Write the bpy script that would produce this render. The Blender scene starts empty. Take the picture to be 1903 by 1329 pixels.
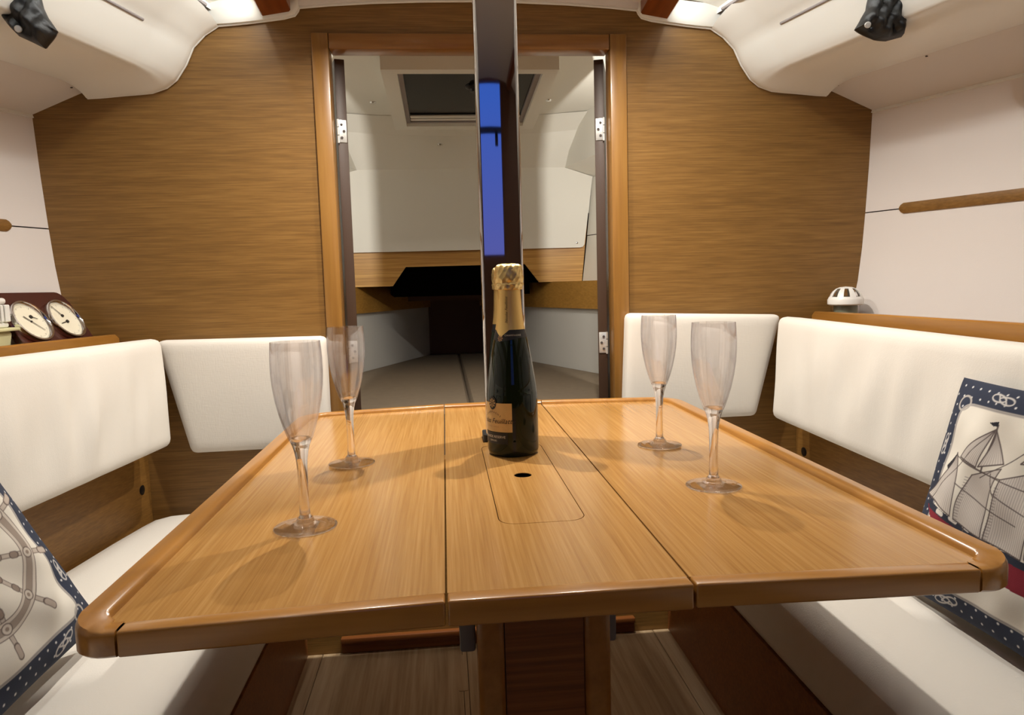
import bpy, bmesh, math, random
import numpy as np
from mathutils import Vector, Matrix
from mathutils.geometry import tessellate_polygon
random.seed(7)
sc = bpy.context.scene
COL = sc.collection

# ------------------------------------------------------------------ camera
cam_d = bpy.data.cameras.new('camera'); cam = bpy.data.objects.new('camera', cam_d); COL.objects.link(cam)
cam_d.sensor_fit = 'HORIZONTAL'; cam_d.sensor_width = 36.0
cam_d.lens = 36.0 * 1323.573 / 1903.0
cam_d.clip_start = 0.02; cam_d.clip_end = 200
_yaw, _pitch, _roll = 0.0932, 0.0996, -0.0284
_cy, _sy, _cp, _sp = math.cos(_yaw), math.sin(_yaw), math.cos(_pitch), math.sin(_pitch)
_F = Vector((_sy*_cp, _cy*_cp, -_sp)); _R = Vector((_cy, -_sy, 0)); _U = _R.cross(_F)
_R2 = math.cos(_roll)*_R + math.sin(_roll)*_U; _U2 = -math.sin(_roll)*_R + math.cos(_roll)*_U
M = Matrix((( _R2.x, _U2.x, -_F.x, -0.10), (_R2.y, _U2.y, -_F.y, 0.0), (_R2.z, _U2.z, -_F.z, 0.99), (0, 0, 0, 1)))
cam.matrix_world = M
sc.camera = cam

# ------------------------------------------------------------------ exposure, world, lights
vs = sc.view_settings
vs.view_transform = 'Standard'; vs.look = 'None'; vs.gamma = 1.0; vs.exposure = -0.6; vs.use_curve_mapping = False
sc.cycles.transparent_max_bounces = 24
sc.cycles.max_bounces = 10
sc.cycles.blur_glossy = 0.5

w = bpy.data.worlds.new('dusk_sky'); sc.world = w; w.use_nodes = True
nt = w.node_tree; nt.nodes.clear()
out = nt.nodes.new('ShaderNodeOutputWorld'); bg = nt.nodes.new('ShaderNodeBackground')
tc = nt.nodes.new('ShaderNodeTexCoord'); sx = nt.nodes.new('ShaderNodeSeparateXYZ'); cr = nt.nodes.new('ShaderNodeValToRGB')
nt.links.new(tc.outputs['Generated'], sx.inputs[0]); nt.links.new(sx.outputs['Z'], cr.inputs[0])
el = cr.color_ramp.elements
el[0].position = 0.0; el[0].color = (0.010, 0.012, 0.05, 1)
el[1].position = 1.0; el[1].color = (0.02, 0.12, 0.62, 1)
e = el.new(0.01); e.color = (0.16, 0.17, 0.62, 1)
e = el.new(0.25); e.color = (0.06, 0.17, 0.80, 1)
nt.links.new(cr.outputs[0], bg.inputs[0]); bg.inputs[1].default_value = 1.5
nt.links.new(bg.outputs[0], out.inputs[0])

def light(name, kind, loc, energy, color, **kw):
    d = bpy.data.lights.new(name, kind); d.energy = energy; d.color = color
    aim = kw.pop('aim', None)
    for k, v in kw.items(): setattr(d, k, v)
    o = bpy.data.objects.new(name, d); COL.objects.link(o); o.location = loc
    if aim is not None:
        o.rotation_euler = Vector(aim).to_track_quat('-Z', 'Y').to_euler()
    return o
WARM = (1.0, 0.94, 0.85)
COOL = (0.98, 1.0, 0.97)
SPOTS = [(-0.22, 1.50, 1.745), (0.24, 1.50, 1.745)]
for i, p in enumerate(SPOTS):
    light('ceiling_spot_light', 'AREA', (p[0], p[1], p[2]-0.012), 13.0, WARM, shape='DISK', size=0.022, aim=(0, 0, -1), spread=math.radians(145))
for s in (-1, 1):       # strips tucked behind the hand rails
    o = light('cove_strip_light', 'AREA', (0, 0, 0), 8.5, COOL, shape='RECTANGLE', size=0.010, size_y=2.6)
    zl = -Vector((s*0.85, 0.0, -0.52)).normalized(); yl = Vector((0, 1, -0.11)).normalized(); xl = yl.cross(zl).normalized(); zl = xl.cross(yl)
    o.matrix_world = Matrix(((xl.x, yl.x, zl.x, s*(0.532 if s < 0 else 0.520)), (xl.y, yl.y, zl.y, 0.56), (xl.z, yl.z, zl.z, 1.700+0.11*(1.907-0.56)), (0, 0, 0, 1)))
for s in (-1, 1):       # reading lamps of the forward cabin, hidden behind the bulkhead
    light('berth_lamp_light', 'AREA', (s*0.477, 2.03, 1.36), 8.5, (1.0, 0.96, 0.88), shape='DISK', size=0.02, aim=(s*0.05, 1.0, -0.05))

# ------------------------------------------------------------------ materials
def lin(c):
    return tuple(((v/255.0)/12.92 if v/255.0 <= 0.04045 else ((v/255.0+0.055)/1.055)**2.4) for v in c) + (1.0,)
def new_mat(name):
    m = bpy.data.materials.new(name); m.use_nodes = True; t = m.node_tree
    return m, t, t.nodes['Principled BSDF']
def plain(name, col, rough=0.5, metal=0.0, coat=0.0, bump=0.0, bscale=200.0, spec=0.5, var=0.0, vscale=3.0):
    m, t, b = new_mat(name)
    c = lin(col); b.inputs['Base Color'].default_value = c
    b.inputs['Roughness'].default_value = rough; b.inputs['Metallic'].default_value = metal
    b.inputs['Coat Weight'].default_value = coat; b.inputs['Specular IOR Level'].default_value = spec
    tcn = t.nodes.new('ShaderNodeTexCoord')
    if var > 0:
        n = t.nodes.new('ShaderNodeTexNoise'); n.inputs['Scale'].default_value = vscale; n.inputs['Detail'].default_value = 4
        t.links.new(tcn.outputs['Object'], n.inputs['Vector'])
        r = t.nodes.new('ShaderNodeValToRGB')
        r.color_ramp.elements[0].position = 0.3; r.color_ramp.elements[1].position = 0.7
        r.color_ramp.elements[0].color = tuple(v*(1-var) for v in c[:3])+(1,); r.color_ramp.elements[1].color = tuple(min(1, v*(1+var)) for v in c[:3])+(1,)
        t.links.new(n.outputs['Fac'], r.inputs[0]); t.links.new(r.outputs[0], b.inputs['Base Color'])
    if bump > 0:
        n = t.nodes.new('ShaderNodeTexNoise'); n.inputs['Scale'].default_value = bscale; n.inputs['Detail'].default_value = 3
        t.links.new(tcn.outputs['Object'], n.inputs['Vector'])
        bp = t.nodes.new('ShaderNodeBump'); bp.inputs['Strength'].default_value = bump; bp.inputs['Distance'].default_value = 0.002
        t.links.new(n.outputs['Fac'], bp.inputs['Height']); t.links.new(bp.outputs[0], b.inputs['Normal'])
    return m
def wood(name, dark, mid, lite, axis, fine=170.0, rough=0.35, coat=0.0, spread=1.0, bump=0.15, along=2.0):
    m, t, b = new_mat(name)
    tcn = t.nodes.new('ShaderNodeTexCoord')
    def streak(across, al, detail, seed):
        mp = t.nodes.new('ShaderNodeMapping')
        s = [across]*3; s['XYZ'.index(axis)] = al
        mp.inputs['Scale'].default_value = s; mp.inputs['Location'].default_value = (seed, seed*1.7, seed*0.3)
        n = t.nodes.new('ShaderNodeTexNoise'); n.inputs['Scale'].default_value = 1.0; n.inputs['Detail'].default_value = detail
        n.inputs['Roughness'].default_value = 0.6
        t.links.new(tcn.outputs['Object'], mp.inputs[0]); t.links.new(mp.outputs[0], n.inputs['Vector']); return n
    n1 = streak(fine, along*1.6, 3, 1.3); n2 = streak(fine*0.22, along*0.6, 4, 5.1); n3 = streak(fine*0.03, along*0.3, 2, 9.0)
    a = t.nodes.new('ShaderNodeMath'); a.operation = 'MULTIPLY'; a.inputs[1].default_value = 0.62; t.links.new(n1.outputs['Fac'], a.inputs[0])
    a2 = t.nodes.new('ShaderNodeMath'); a2.operation = 'MULTIPLY_ADD'; a2.inputs[1].default_value = 0.26; t.links.new(n2.outputs['Fac'], a2.inputs[0]); t.links.new(a.outputs[0], a2.inputs[2])
    a3 = t.nodes.new('ShaderNodeMath'); a3.operation = 'MULTIPLY_ADD'; a3.inputs[1].default_value = 0.12; t.links.new(n3.outputs['Fac'], a3.inputs[0]); t.links.new(a2.outputs[0], a3.inputs[2])
    r = t.nodes.new('ShaderNodeValToRGB'); e = r.color_ramp.elements
    e[0].position = 0.5-0.12*spread; e[0].color = lin(dark); e[1].position = 0.5+0.12*spread; e[1].color = lin(lite)
    k = e.new(0.5); k.color = lin(mid)
    t.links.new(a3.outputs[0], r.inputs[0]); t.links.new(r.outputs[0], b.inputs['Base Color'])
    b.inputs['Roughness'].default_value = rough; b.inputs['Coat Weight'].default_value = coat; b.inputs['Coat Roughness'].default_value = 0.12
    bp = t.nodes.new('ShaderNodeBump'); bp.inputs['Strength'].default_value = bump; bp.inputs['Distance'].default_value = 0.0006
    t.links.new(n1.outputs['Fac'], bp.inputs['Height']); t.links.new(bp.outputs[0], b.inputs['Normal'])
    return m
MT = {}
MT['bulk'] = wood('bulkhead_veneer', (100, 70, 28), (128, 92, 42), (150, 112, 58), 'X', fine=330, rough=0.45, spread=1.75, along=6)
MT['bulk_y'] = wood('side_panel_veneer', (100, 68, 28), (128, 90, 40), (150, 110, 56), 'Y', fine=240, rough=0.45, spread=2.2, along=4)
MT['table'] = wood('table_veneer', (150, 104, 50), (174, 128, 70), (194, 150, 92), 'Y', fine=300, rough=0.22, coat=0.15, spread=2.0, along=3)
MT['edge'] = wood('solid_edge_wood', (146, 96, 38), (164, 112, 48), (178, 126, 58), 'Y', fine=60, rough=0.28, coat=0.3, spread=1.6, bump=0.03)
MT['edge_x'] = wood('solid_edge_wood_x', (146, 96, 38), (164, 112, 48), (178, 126, 58), 'X', fine=60, rough=0.28, coat=0.3, spread=1.6, bump=0.03)
MT['frame'] = wood('frame_wood', (128, 88, 38), (144, 102, 46), (156, 114, 56), 'Z', fine=70, rough=0.35, coat=0.2, spread=1.6, bump=0.03)
MT['rail'] = wood('rail_wood', (108, 52, 20), (128, 64, 26), (142, 76, 34), 'Y', fine=50, rough=0.3, coat=0.2, spread=1.5, bump=0.03)
MT['frame_x'] = wood('header_wood', (124, 82, 34), (142, 96, 42), (154, 108, 50), 'X', fine=60, rough=0.35, coat=0.2, spread=1.6, bump=0.03)
MT['leafedge'] = plain('door_edge_laminate', (66, 46, 32), 0.5, bump=0.1)
MT['floor'] = wood('floor_oak', (152, 124, 92), (176, 150, 116), (192, 168, 134), 'Y', fine=90, rough=0.45, spread=1.3)
MT['berthwood'] = wood('berth_veneer', (160, 112, 44), (184, 136, 60), (204, 156, 78), 'X', fine=150, rough=0.45)
MT['darkwood'] = plain('dark_brown_wood', (84, 50, 26), 0.55, var=0.1)  # dark brown wood, its own tone with slight random variation
MT['pedestal'] = wood('pedestal_veneer', (112, 62, 28), (130, 76, 34), (146, 90, 44), 'X', fine=150, rough=0.4)
MT['gel'] = plain('white_gelcoat', (236, 234, 226), 0.28, coat=0.1)
MT['vinyl'] = plain('white_vinyl', (226, 218, 212), 0.6, bump=0.08, bscale=500)
MT['ceil'] = plain('ceiling_vinyl', (222, 216, 210), 0.55, bump=0.05, bscale=400)
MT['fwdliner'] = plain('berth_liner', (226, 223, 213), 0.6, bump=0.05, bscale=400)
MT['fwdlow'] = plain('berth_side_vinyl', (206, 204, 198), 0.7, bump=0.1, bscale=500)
MT['groove'] = plain('grey_joint', (150, 142, 140), 0.6)
MT['jointdark'] = plain('dark_joint', (70, 62, 58), 0.7)
MT['black'] = plain('black_plastic', (12, 12, 13), 0.35)
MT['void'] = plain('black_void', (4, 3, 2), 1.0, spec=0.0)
MT['berthwood_y'] = wood('berth_fascia_veneer', (150, 106, 44), (172, 126, 56), (190, 142, 70), 'Y', fine=150, rough=0.45, spread=1.8)
MT['satin'] = plain('satin_hinge_metal', (226, 226, 222), 0.4, metal=0.7)
MT['steel'] = plain('polished_steel', (205, 202, 200), 0.03, metal=1.0)
MT['chrome'] = plain('chrome', (225, 225, 225), 0.12, metal=1.0)
MT['grey'] = plain('grey_bracket_metal', (120, 122, 120), 0.4)
MT['mattress'] = plain('taupe_mattress', (108, 94, 76), 0.95, bump=0.3, bscale=600, var=0.06, vscale=40)
MT['gold'] = plain('gold_foil', (230, 202, 138), 0.38, metal=1.0, bump=0.25, bscale=90)
MT['goldneck'] = plain('gold_foil_smooth', (228, 196, 126), 0.48, metal=1.0)
MT['label'] = plain('gold_paper_label', (206, 170, 108), 0.45, var=0.08, vscale=60)
MT['blacklabel'] = plain('black_label', (14, 15, 18), 0.5)
MT['ink'] = plain('dark_ink', (30, 22, 14), 0.6)
MT['white_ink'] = plain('pale_ink', (216, 206, 186), 0.6)
MT['bronze_ink'] = plain('bronze_ink', (176, 130, 84), 0.5)
MT['plasticw'] = plain('white_plastic', (238, 236, 230), 0.35)
MT['cream'] = plain('cream_plastic', (222, 216, 168), 0.4)
MT['mahog'] = plain('mahogany_lacquer', (66, 26, 18), 0.25, coat=0.4, var=0.15, vscale=20)
MT['dial'] = plain('dial_face', (236, 228, 204), 0.4)
MT['dialink'] = plain('dial_ink', (60, 52, 44), 0.6)
MT['blackfab'] = plain('black_nylon', (12, 12, 13), 0.42, bump=0.2, bscale=300)
MT['led'] = plain('white_trim_ring', (230, 230, 228), 0.35)
MT['rubber'] = plain('black_rubber', (20, 19, 18), 0.6)

def fabric(name, col, rough=0.92):
    m, t, b = new_mat(name)
    b.inputs['Base Color'].default_value = lin(col); b.inputs['Roughness'].default_value = rough
    b.inputs['Sheen Weight'].default_value = 0.1
    tcn = t.nodes.new('ShaderNodeTexCoord')
    hs = []
    for ax in (0, 2):
        wv = t.nodes.new('ShaderNodeTexNoise'); mp = t.nodes.new('ShaderNodeMapping')
        s = [500, 500, 500]; s[ax] = 60; mp.inputs['Scale'].default_value = s
        wv.inputs['Scale'].default_value = 1.0
        t.links.new(tcn.outputs['Object'], mp.inputs[0]); t.links.new(mp.outputs[0], wv.inputs['Vector']); hs.append(wv)
    ad = t.nodes.new('ShaderNodeMath'); t.links.new(hs[0].outputs['Fac'], ad.inputs[0]); t.links.new(hs[1].outputs['Fac'], ad.inputs[1])
    bp = t.nodes.new('ShaderNodeBump'); bp.inputs['Strength'].default_value = 0.25; bp.inputs['Distance'].default_value = 0.0008
    t.links.new(ad.outputs[0], bp.inputs['Height']); t.links.new(bp.outputs[0], b.inputs['Normal'])
    return m
MT['fabric'] = fabric('offwhite_fabric', (226, 220, 210))
MT['seatfab'] = fabric('offwhite_seat_fabric', (228, 222, 212))
MT['seatpipe'] = fabric('seat_piping_fabric', (206, 198, 186))

def thin_clear(name, tint=(0.992, 0.985, 0.99)):
    m = bpy.data.materials.new(name); m.use_nodes = True; t = m.node_tree; t.nodes.clear()
    o = t.nodes.new('ShaderNodeOutputMaterial'); mx = t.nodes.new('ShaderNodeMixShader')
    tr = t.nodes.new('ShaderNodeBsdfTransparent'); gl = t.nodes.new('ShaderNodeBsdfGlossy'); gl.inputs['Roughness'].default_value = 0.0
    lw = t.nodes.new('ShaderNodeLayerWeight'); lw.inputs['Blend'].default_value = 0.5
    rp = t.nodes.new('ShaderNodeValToRGB'); e = rp.color_ramp.elements
    e[0].position = 0.55; e[0].color = tint+(1,); e[1].position = 1.0; e[1].color = (0.30, 0.27, 0.29, 1)
    e3 = e.new(0.80); e3.color = (0.88, 0.86, 0.88, 1)
    t.links.new(lw.outputs['Facing'], rp.inputs[0]); t.links.new(rp.outputs[0], tr.inputs[0])
    fr = t.nodes.new('ShaderNodeValToRGB'); q = fr.color_ramp.elements
    q[0].position = 0.0; q[0].color = (0.028,)*3+(1,); q[1].position = 1.0; q[1].color = (0.75,)*3+(1,)
    q2 = q.new(0.55); q2.color = (0.04,)*3+(1,); q2 = q.new(0.88); q2.color = (0.12,)*3+(1,)
    t.links.new(lw.outputs['Facing'], fr.inputs[0])
    t.links.new(fr.outputs[0], mx.inputs[0]); t.links.new(tr.outputs[0], mx.inputs[1]); t.links.new(gl.outputs[0], mx.inputs[2])
    t.links.new(mx.outputs[0], o.inputs[0]); return m
MT['clear'] = thin_clear('clear_acrylic_wall')
def glass(name, col, ior, rough=0.0, mixt=0.0):
    m = bpy.data.materials.new(name); m.use_nodes = True; t = m.node_tree; t.nodes.clear()
    o = t.nodes.new('ShaderNodeOutputMaterial'); g = t.nodes.new('ShaderNodeBsdfGlass')
    g.inputs['Color'].default_value = col; g.inputs['IOR'].default_value = ior; g.inputs['Roughness'].default_value = rough
    if mixt > 0:
        mx = t.nodes.new('ShaderNodeMixShader'); tr = t.nodes.new('ShaderNodeBsdfTransparent'); mx.inputs[0].default_value = mixt
        t.links.new(g.outputs[0], mx.inputs[1]); t.links.new(tr.outputs[0], mx.inputs[2]); t.links.new(mx.outputs[0], o.inputs[0])
    else: t.links.new(g.outputs[0], o.inputs[0])
    return m
MT['bowlglass'] = thin_clear('clear_acrylic_bowl')
_t = MT['bowlglass'].node_tree; _o = [n for n in _t.nodes if n.type == 'OUTPUT_MATERIAL'][0]; _m1 = [n for n in _t.nodes if n.type == 'MIX_SHADER'][0]
_g = _t.nodes.new('ShaderNodeBsdfGlass'); _g.inputs['IOR'].default_value = 1.49; _g.inputs['Roughness'].default_value = 0.0; _g.inputs['Color'].default_value = (1, 0.99, 0.995, 1)
_m2 = _t.nodes.new('ShaderNodeMixShader'); _m2.inputs[0].default_value = 0.22
_t.links.new(_m1.outputs[0], _m2.inputs[1]); _t.links.new(_g.outputs[0], _m2.inputs[2]); _t.links.new(_m2.outputs[0], _o.inputs[0])
MT['acryl'] = glass('clear_acrylic_solid', (1.0, 0.985, 0.99, 1), 1.47, 0.0, 0.2)
m, t, b = new_mat('bottle_glass'); b.inputs['Base Color'].default_value = (0.006, 0.012, 0.005, 1); b.inputs['Roughness'].default_value = 0.04
b.inputs['Specular IOR Level'].default_value = 0.35; MT['bottle'] = m
m, t, b = new_mat('hatch_glass'); b.inputs['Base Color'].default_value = (0.004, 0.004, 0.004, 1); b.inputs['Roughness'].default_value = 0.03; b.inputs['Specular IOR Level'].default_value = 0.12; MT['hatchglass'] = m
m, t, b = new_mat('lamp_diffuser'); b.inputs['Emission Color'].default_value = (1, 0.86, 0.66, 1); b.inputs['Emission Strength'].default_value = 6; MT['lampface'] = m
m, t, b = new_mat('led_strip'); b.inputs['Emission Color'].default_value = (1, 0.9, 0.75, 1); b.inputs['Emission Strength'].default_value = 3; MT['ledface'] = m
def attr_mat(name, rough=0.9):
    m, t, b = new_mat(name); a = t.nodes.new('ShaderNodeAttribute'); a.attribute_name = 'print'
    t.links.new(a.outputs['Color'], b.inputs['Base Color']); b.inputs['Roughness'].default_value = rough
    tcn = t.nodes.new('ShaderNodeTexCoord'); n = t.nodes.new('ShaderNodeTexNoise'); n.inputs['Scale'].default_value = 700
    t.links.new(tcn.outputs['Object'], n.inputs['Vector'])
    bp = t.nodes.new('ShaderNodeBump'); bp.inputs['Strength'].default_value = 0.25; bp.inputs['Distance'].default_value = 0.0006
    t.links.new(n.outputs['Fac'], bp.inputs['Height']); t.links.new(bp.outputs[0], b.inputs['Normal']); return m
MT['print'] = attr_mat('printed_canvas')

# ------------------------------------------------------------------ mesh helpers
class MB:
    def __init__(s): s.v = []; s.f = []
    def add(s, vs, fs):
        o = len(s.v); s.v += [tuple(v) for v in vs]; s.f += [tuple(i+o for i in f) for f in fs]; return s
    def box(s, x0, x1, y0, y1, z0, z1, r=0.0, seg=2, fn=None):
        bm = bmesh.new(); bmesh.ops.create_cube(bm, size=1.0)
        for v in bm.verts: v.co = Vector(((x0+x1)/2+v.co.x*(x1-x0), (y0+y1)/2+v.co.y*(y1-y0), (z0+z1)/2+v.co.z*(z1-z0)))
        if r > 0: bmesh.ops.bevel(bm, geom=bm.edges[:], offset=r, segments=seg, profile=0.5, affect='EDGES')
        return s.frombm(bm, fn)
    def frombm(s, bm, fn=None):
        bm.verts.ensure_lookup_table(); bm.verts.index_update()
        vs = [v.co.copy() for v in bm.verts]
        if fn: vs = [fn(v) for v in vs]
        s.add(vs, [[v.index for v in f.verts] for f in bm.faces]); bm.free(); return s
    def grid(s, rows, closed_u=False, closed_v=False, flip=False):
        n, m = len(rows), len(rows[0]); vs = [p for r in rows for p in r]; fs = []
        for i in range(n if closed_v else n-1):
            for j in range(m if closed_u else m-1):
                a, b = i*m+j, i*m+(j+1) % m; c, d = ((i+1) % n)*m+(j+1) % m, ((i+1) % n)*m+j
                fs.append((d, c, b, a) if flip else (a, b, c, d))
        return s.add(vs, fs)
    def lathe(s, prof, cx=0, cy=0, cz=0, seg=40, skip=None):
        vs = []; fs = []; n = len(prof)
        for i, (r, z) in enumerate(prof):
            for j in range(seg):
                a = 2*math.pi*j/seg; vs.append((cx+r*math.cos(a), cy+r*math.sin(a), cz+z))
        for i in range(n-1):
            for j in range(seg):
                if skip and skip(i, j): continue
                a, b = i*seg+j, i*seg+(j+1) % seg; fs.append((a, b, b+seg, a+seg))
        return s.add(vs, fs)
    def prism(s, outer, holes, z0, z1, r=0.0):
        loops = [outer]+list(holes)
        tri = tessellate_polygon([[Vector((p[0], p[1], 0)) for p in l] for l in loops])
        flat = [p for l in loops for p in l]; n = len(flat)
        vs = [(p[0], p[1], z1) for p in flat]+[(p[0], p[1], z0) for p in flat]
        fs = []
        for t_ in tri:
            a, b, c = [Vector((flat[i][0], flat[i][1], 0)) for i in t_]
            up = (b-a).cross(c-a).z > 0
            t2 = t_ if up else (t_[0], t_[2], t_[1])
            fs.append(tuple(t2)); fs.append(tuple(n+i for i in reversed(t2)))
        o = 0
        for li, l in enumerate(loops):
            m = len(l); area = sum(l[i][0]*l[(i+1) % m][1]-l[(i+1) % m][0]*l[i][1] for i in range(m))
            ccw = area > 0
            for i in range(m):
                a, b = o+i, o+(i+1) % m
                q = (a, a+n, b+n, b)
                if (li == 0) != ccw: q = tuple(reversed(q))
                fs.append(q)
            o += m
        return s.add(vs, fs)
    def tube(s, pts, r, seg=8, cap=True):
        rows = []; pts = [Vector(p) for p in pts]
        for i, p in enumerate(pts):
            d = (pts[min(i+1, len(pts)-1)]-pts[max(i-1, 0)]).normalized()
            a = d.cross(Vector((0, 0, 1)));  a = a if a.length > 1e-3 else d.cross(Vector((1, 0, 0)))
            a.normalize(); b_ = d.cross(a); rr = r[i] if isinstance(r, (list, tuple)) else r
            rows.append([p+a*rr*math.cos(2*math.pi*j/seg)+b_*rr*math.sin(2*math.pi*j/seg) for j in range(seg)])
        o = len(s.v); s.grid(rows, closed_u=True)
        if cap: s.f.append(tuple(o+j for j in range(seg))); s.f.append(tuple(o+(len(pts)-1)*seg+j for j in reversed(range(seg))))
        return s
    def xf(s, fn): s.v = [tuple(fn(Vector(v))) for v in s.v]; return s
    def build(s, name, mat, parent=None, smooth=35, flipn=False):
        org = world_loc(parent) if parent else Vector((0, 0, 0))
        me = bpy.data.meshes.new(name)
        me.from_pydata([(v[0]-org.x, v[1]-org.y, v[2]-org.z) for v in s.v], [], s.f)
        bm = bmesh.new(); bm.from_mesh(me); bmesh.ops.remove_doubles(bm, verts=bm.verts, dist=1e-6)
        bmesh.ops.recalc_face_normals(bm, faces=bm.faces); bm.to_mesh(me); bm.free()
        if smooth:
            me.shade_smooth(); me.set_sharp_from_angle(angle=math.radians(smooth))
        me.materials.append(MT[mat] if isinstance(mat, str) else mat)
        o = bpy.data.objects.new(name, me); COL.objects.link(o)
        if parent: o.parent = parent
        return o
def world_loc(o):
    p = Vector((0, 0, 0))
    while o is not None: p += Vector(o.location); o = o.parent
    return p
def empty(name, loc=(0, 0, 0)):
    o = bpy.data.objects.new(name, None); COL.objects.link(o); o.location = loc; o.empty_display_size = 0.05; return o
def thing(name, label, cat, loc=(0, 0, 0), group=None, mesh=None):
    o = mesh or empty(name, loc); o['label'] = label; o['category'] = cat
    if group: o['group'] = group
    return o
def struct(o): o['kind'] = 'structure'; return o
def rebase(o, loc):                      # move a lone mesh object's origin to its base
    loc = Vector(loc); o.data.transform(Matrix.Translation(-loc)); o.location = loc; return o
def arc(cx, cy, r, a0, a1, n=8):
    return [(cx+r*math.cos(math.radians(a0+(a1-a0)*i/n)), cy+r*math.sin(math.radians(a0+(a1-a0)*i/n))) for i in range(n+1)]
def rrect(x0, x1, y0, y1, r, n=6):
    return arc(x1-r, y1-r, r, 0, 90, n)+arc(x0+r, y1-r, r, 90, 180, n)+arc(x0+r, y0+r, r, 180, 270, n)+arc(x1-r, y0+r, r, 270, 360, n)
def rounded_grid(nx, ny, nz, hx, hy, hz, r):
    """surface samples of a rounded box, as (verts, faces), denser near the edges"""
    def axis(h, n):
        e = [h*(-1), -h+r*0.12, -h+r*0.4, -h+r]; mid = [(-h+r)+(2*h-2*r)*i/n for i in range(1, n)]
        return e+mid+[-q for q in reversed(e)]
    ax = [axis(hx, nx), axis(hy, ny), axis(hz, nz)]
    idx = {}; vs = []; fs = []
    def vert(p):
        k = tuple(round(c, 6) for c in p)
        if k not in idx:
            core = Vector([max(-(h-r), min(h-r, c)) for c, h in zip(p, (hx, hy, hz))]); d = Vector(p)-core
            m = max(abs(c) for c in d)
            q = core+d.normalized()*m if d.length > 1e-9 else Vector(p)
            idx[k] = len(vs); vs.append(q)
        return idx[k]
    for a in range(3):
        b_, c_ = (a+1) % 3, (a+2) % 3
        for sgn in (-1, 1):
            for i in range(len(ax[b_])-1):
                for j in range(len(ax[c_])-1):
                    q = []
                    for (bi, cj) in ((i, j), (i+1, j), (i+1, j+1), (i, j+1)):
                        p = [0, 0, 0]; p[a] = sgn*(hx, hy, hz)[a]; p[b_] = ax[b_][bi]; p[c_] = ax[c_][cj]; q.append(vert(p))
                    fs.append(tuple(q) if sgn > 0 else tuple(reversed(q)))
    return vs, fs
_tcache = {}
def text_geo(s, size=1.0, shear=0.0, space=1.0):
    k = (s, shear, space)
    if k not in _tcache:
        c = bpy.data.curves.new('txt', 'FONT'); c.body = s; c.shear = shear; c.align_x = 'CENTER'; c.resolution_u = 3; c.space_character = space
        o = bpy.data.objects.new('txt', c); COL.objects.link(o)
        dg = bpy.context.evaluated_depsgraph_get(); dg.update()
        me = bpy.data.meshes.new_from_object(o.evaluated_get(dg))
        _tcache[k] = ([tuple(v.co) for v in me.vertices], [tuple(p.vertices) for p in me.polygons])
        bpy.data.objects.remove(o); bpy.data.meshes.remove(me); bpy.data.curves.remove(c)
    v, f = _tcache[k]; return [Vector((p[0]*size, p[1]*size, 0)) for p in v], f

# ================================================================== SETTING
YB = 1.907
def wide(y):                             # how far the hull widens aft of the bulkhead
    if y >= 0.9: return 0.27*(YB-y)
    t_ = min(0.9-y, 1.1); return 0.27*(YB-0.9)+0.27*(t_-t_*t_/2.2)
ROWS = [1.9065, 1.75, 1.5, 1.2, 0.9, 0.6, 0.3, 0.0, -0.3, -0.6, -0.9, -1.2]
YA = -1.2

# ---- floor of separate boards
fl = struct(empty('floor', (0, 0, 0)))
g = 0.0012
boards = [(-0.52, -0.465), (-0.465, -0.086), (-0.086, -0.073), (-0.073, 0.19), (0.19, 0.46), (0.46, 0.52)]
for a, b_ in boards:
    MB().box(a+g/2, b_-g/2, YA, YB, -0.02, 0.0, 0.0008, 1).build('floor_board', 'floor', fl, smooth=0)
MB().prism(rrect(-0.0985, -0.0745, 1.672, 1.846, 0.004), [], 0.0, 0.0015).build('finger_latch', 'floor', fl, smooth=0)
MB().box(-0.56, 0.56, YA, YB, -0.03, -0.0205).build('subfloor', 'void', fl, smooth=0)

# ---- front bulkhead with its door hole
wb = struct(empty('wall_front', (0, YB, 0)))
X0, X1 = -0.365, 0.357; ZT = 1.598
mb = MB()
for (x0, x1, z0, z1) in ((-1.30, X0-0.01, 0.0, 1.86), (X1+0.01, 1.30, 0.0, 1.86), (X0-0.01, X1+0.01, ZT+0.005, 1.86), (X0-0.01, X1+0.01, 0.0, 0.50)):
    mb.box(x0, x1, YB, YB+0.028, z0, z1)
mb.build('veneer_panel', 'bulk', wb, smooth=0)
# low locker front below the doorway with its lip
MB().box(-0.413, 0.405, YB-0.022, YB-0.0005, 0.034, 0.050, 0.004).build('locker_lip', 'pedestal', wb)
MB().box(-0.413, 0.405, YB-0.006, YB-0.0005, 0.002, 0.030, 0.001).build('locker_front', 'pedestal', wb)
# door frame
d1 = struct(empty('door_1', (0, YB, 0.5)))
MB().box(-0.407, X0, YB-0.012, YB+0.045, 0.50, 1.6375, 0.003).build('frame_post', 'frame', d1)
MB().box(X1, 0.401, YB-0.012, YB+0.045, 0.50, 1.6375, 0.003).build('frame_post', 'frame', d1)
MB().box(X0+0.0012, X1-0.0012, YB-0.011, YB+0.045, 1.598, 1.637, 0.003).build('frame_header', 'frame_x', d1)
MB().box(X0+0.0012, X1-0.0012, YB-0.011, YB+0.045, 0.50, 0.53, 0.003).build('sill', 'frame_x', d1)
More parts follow.
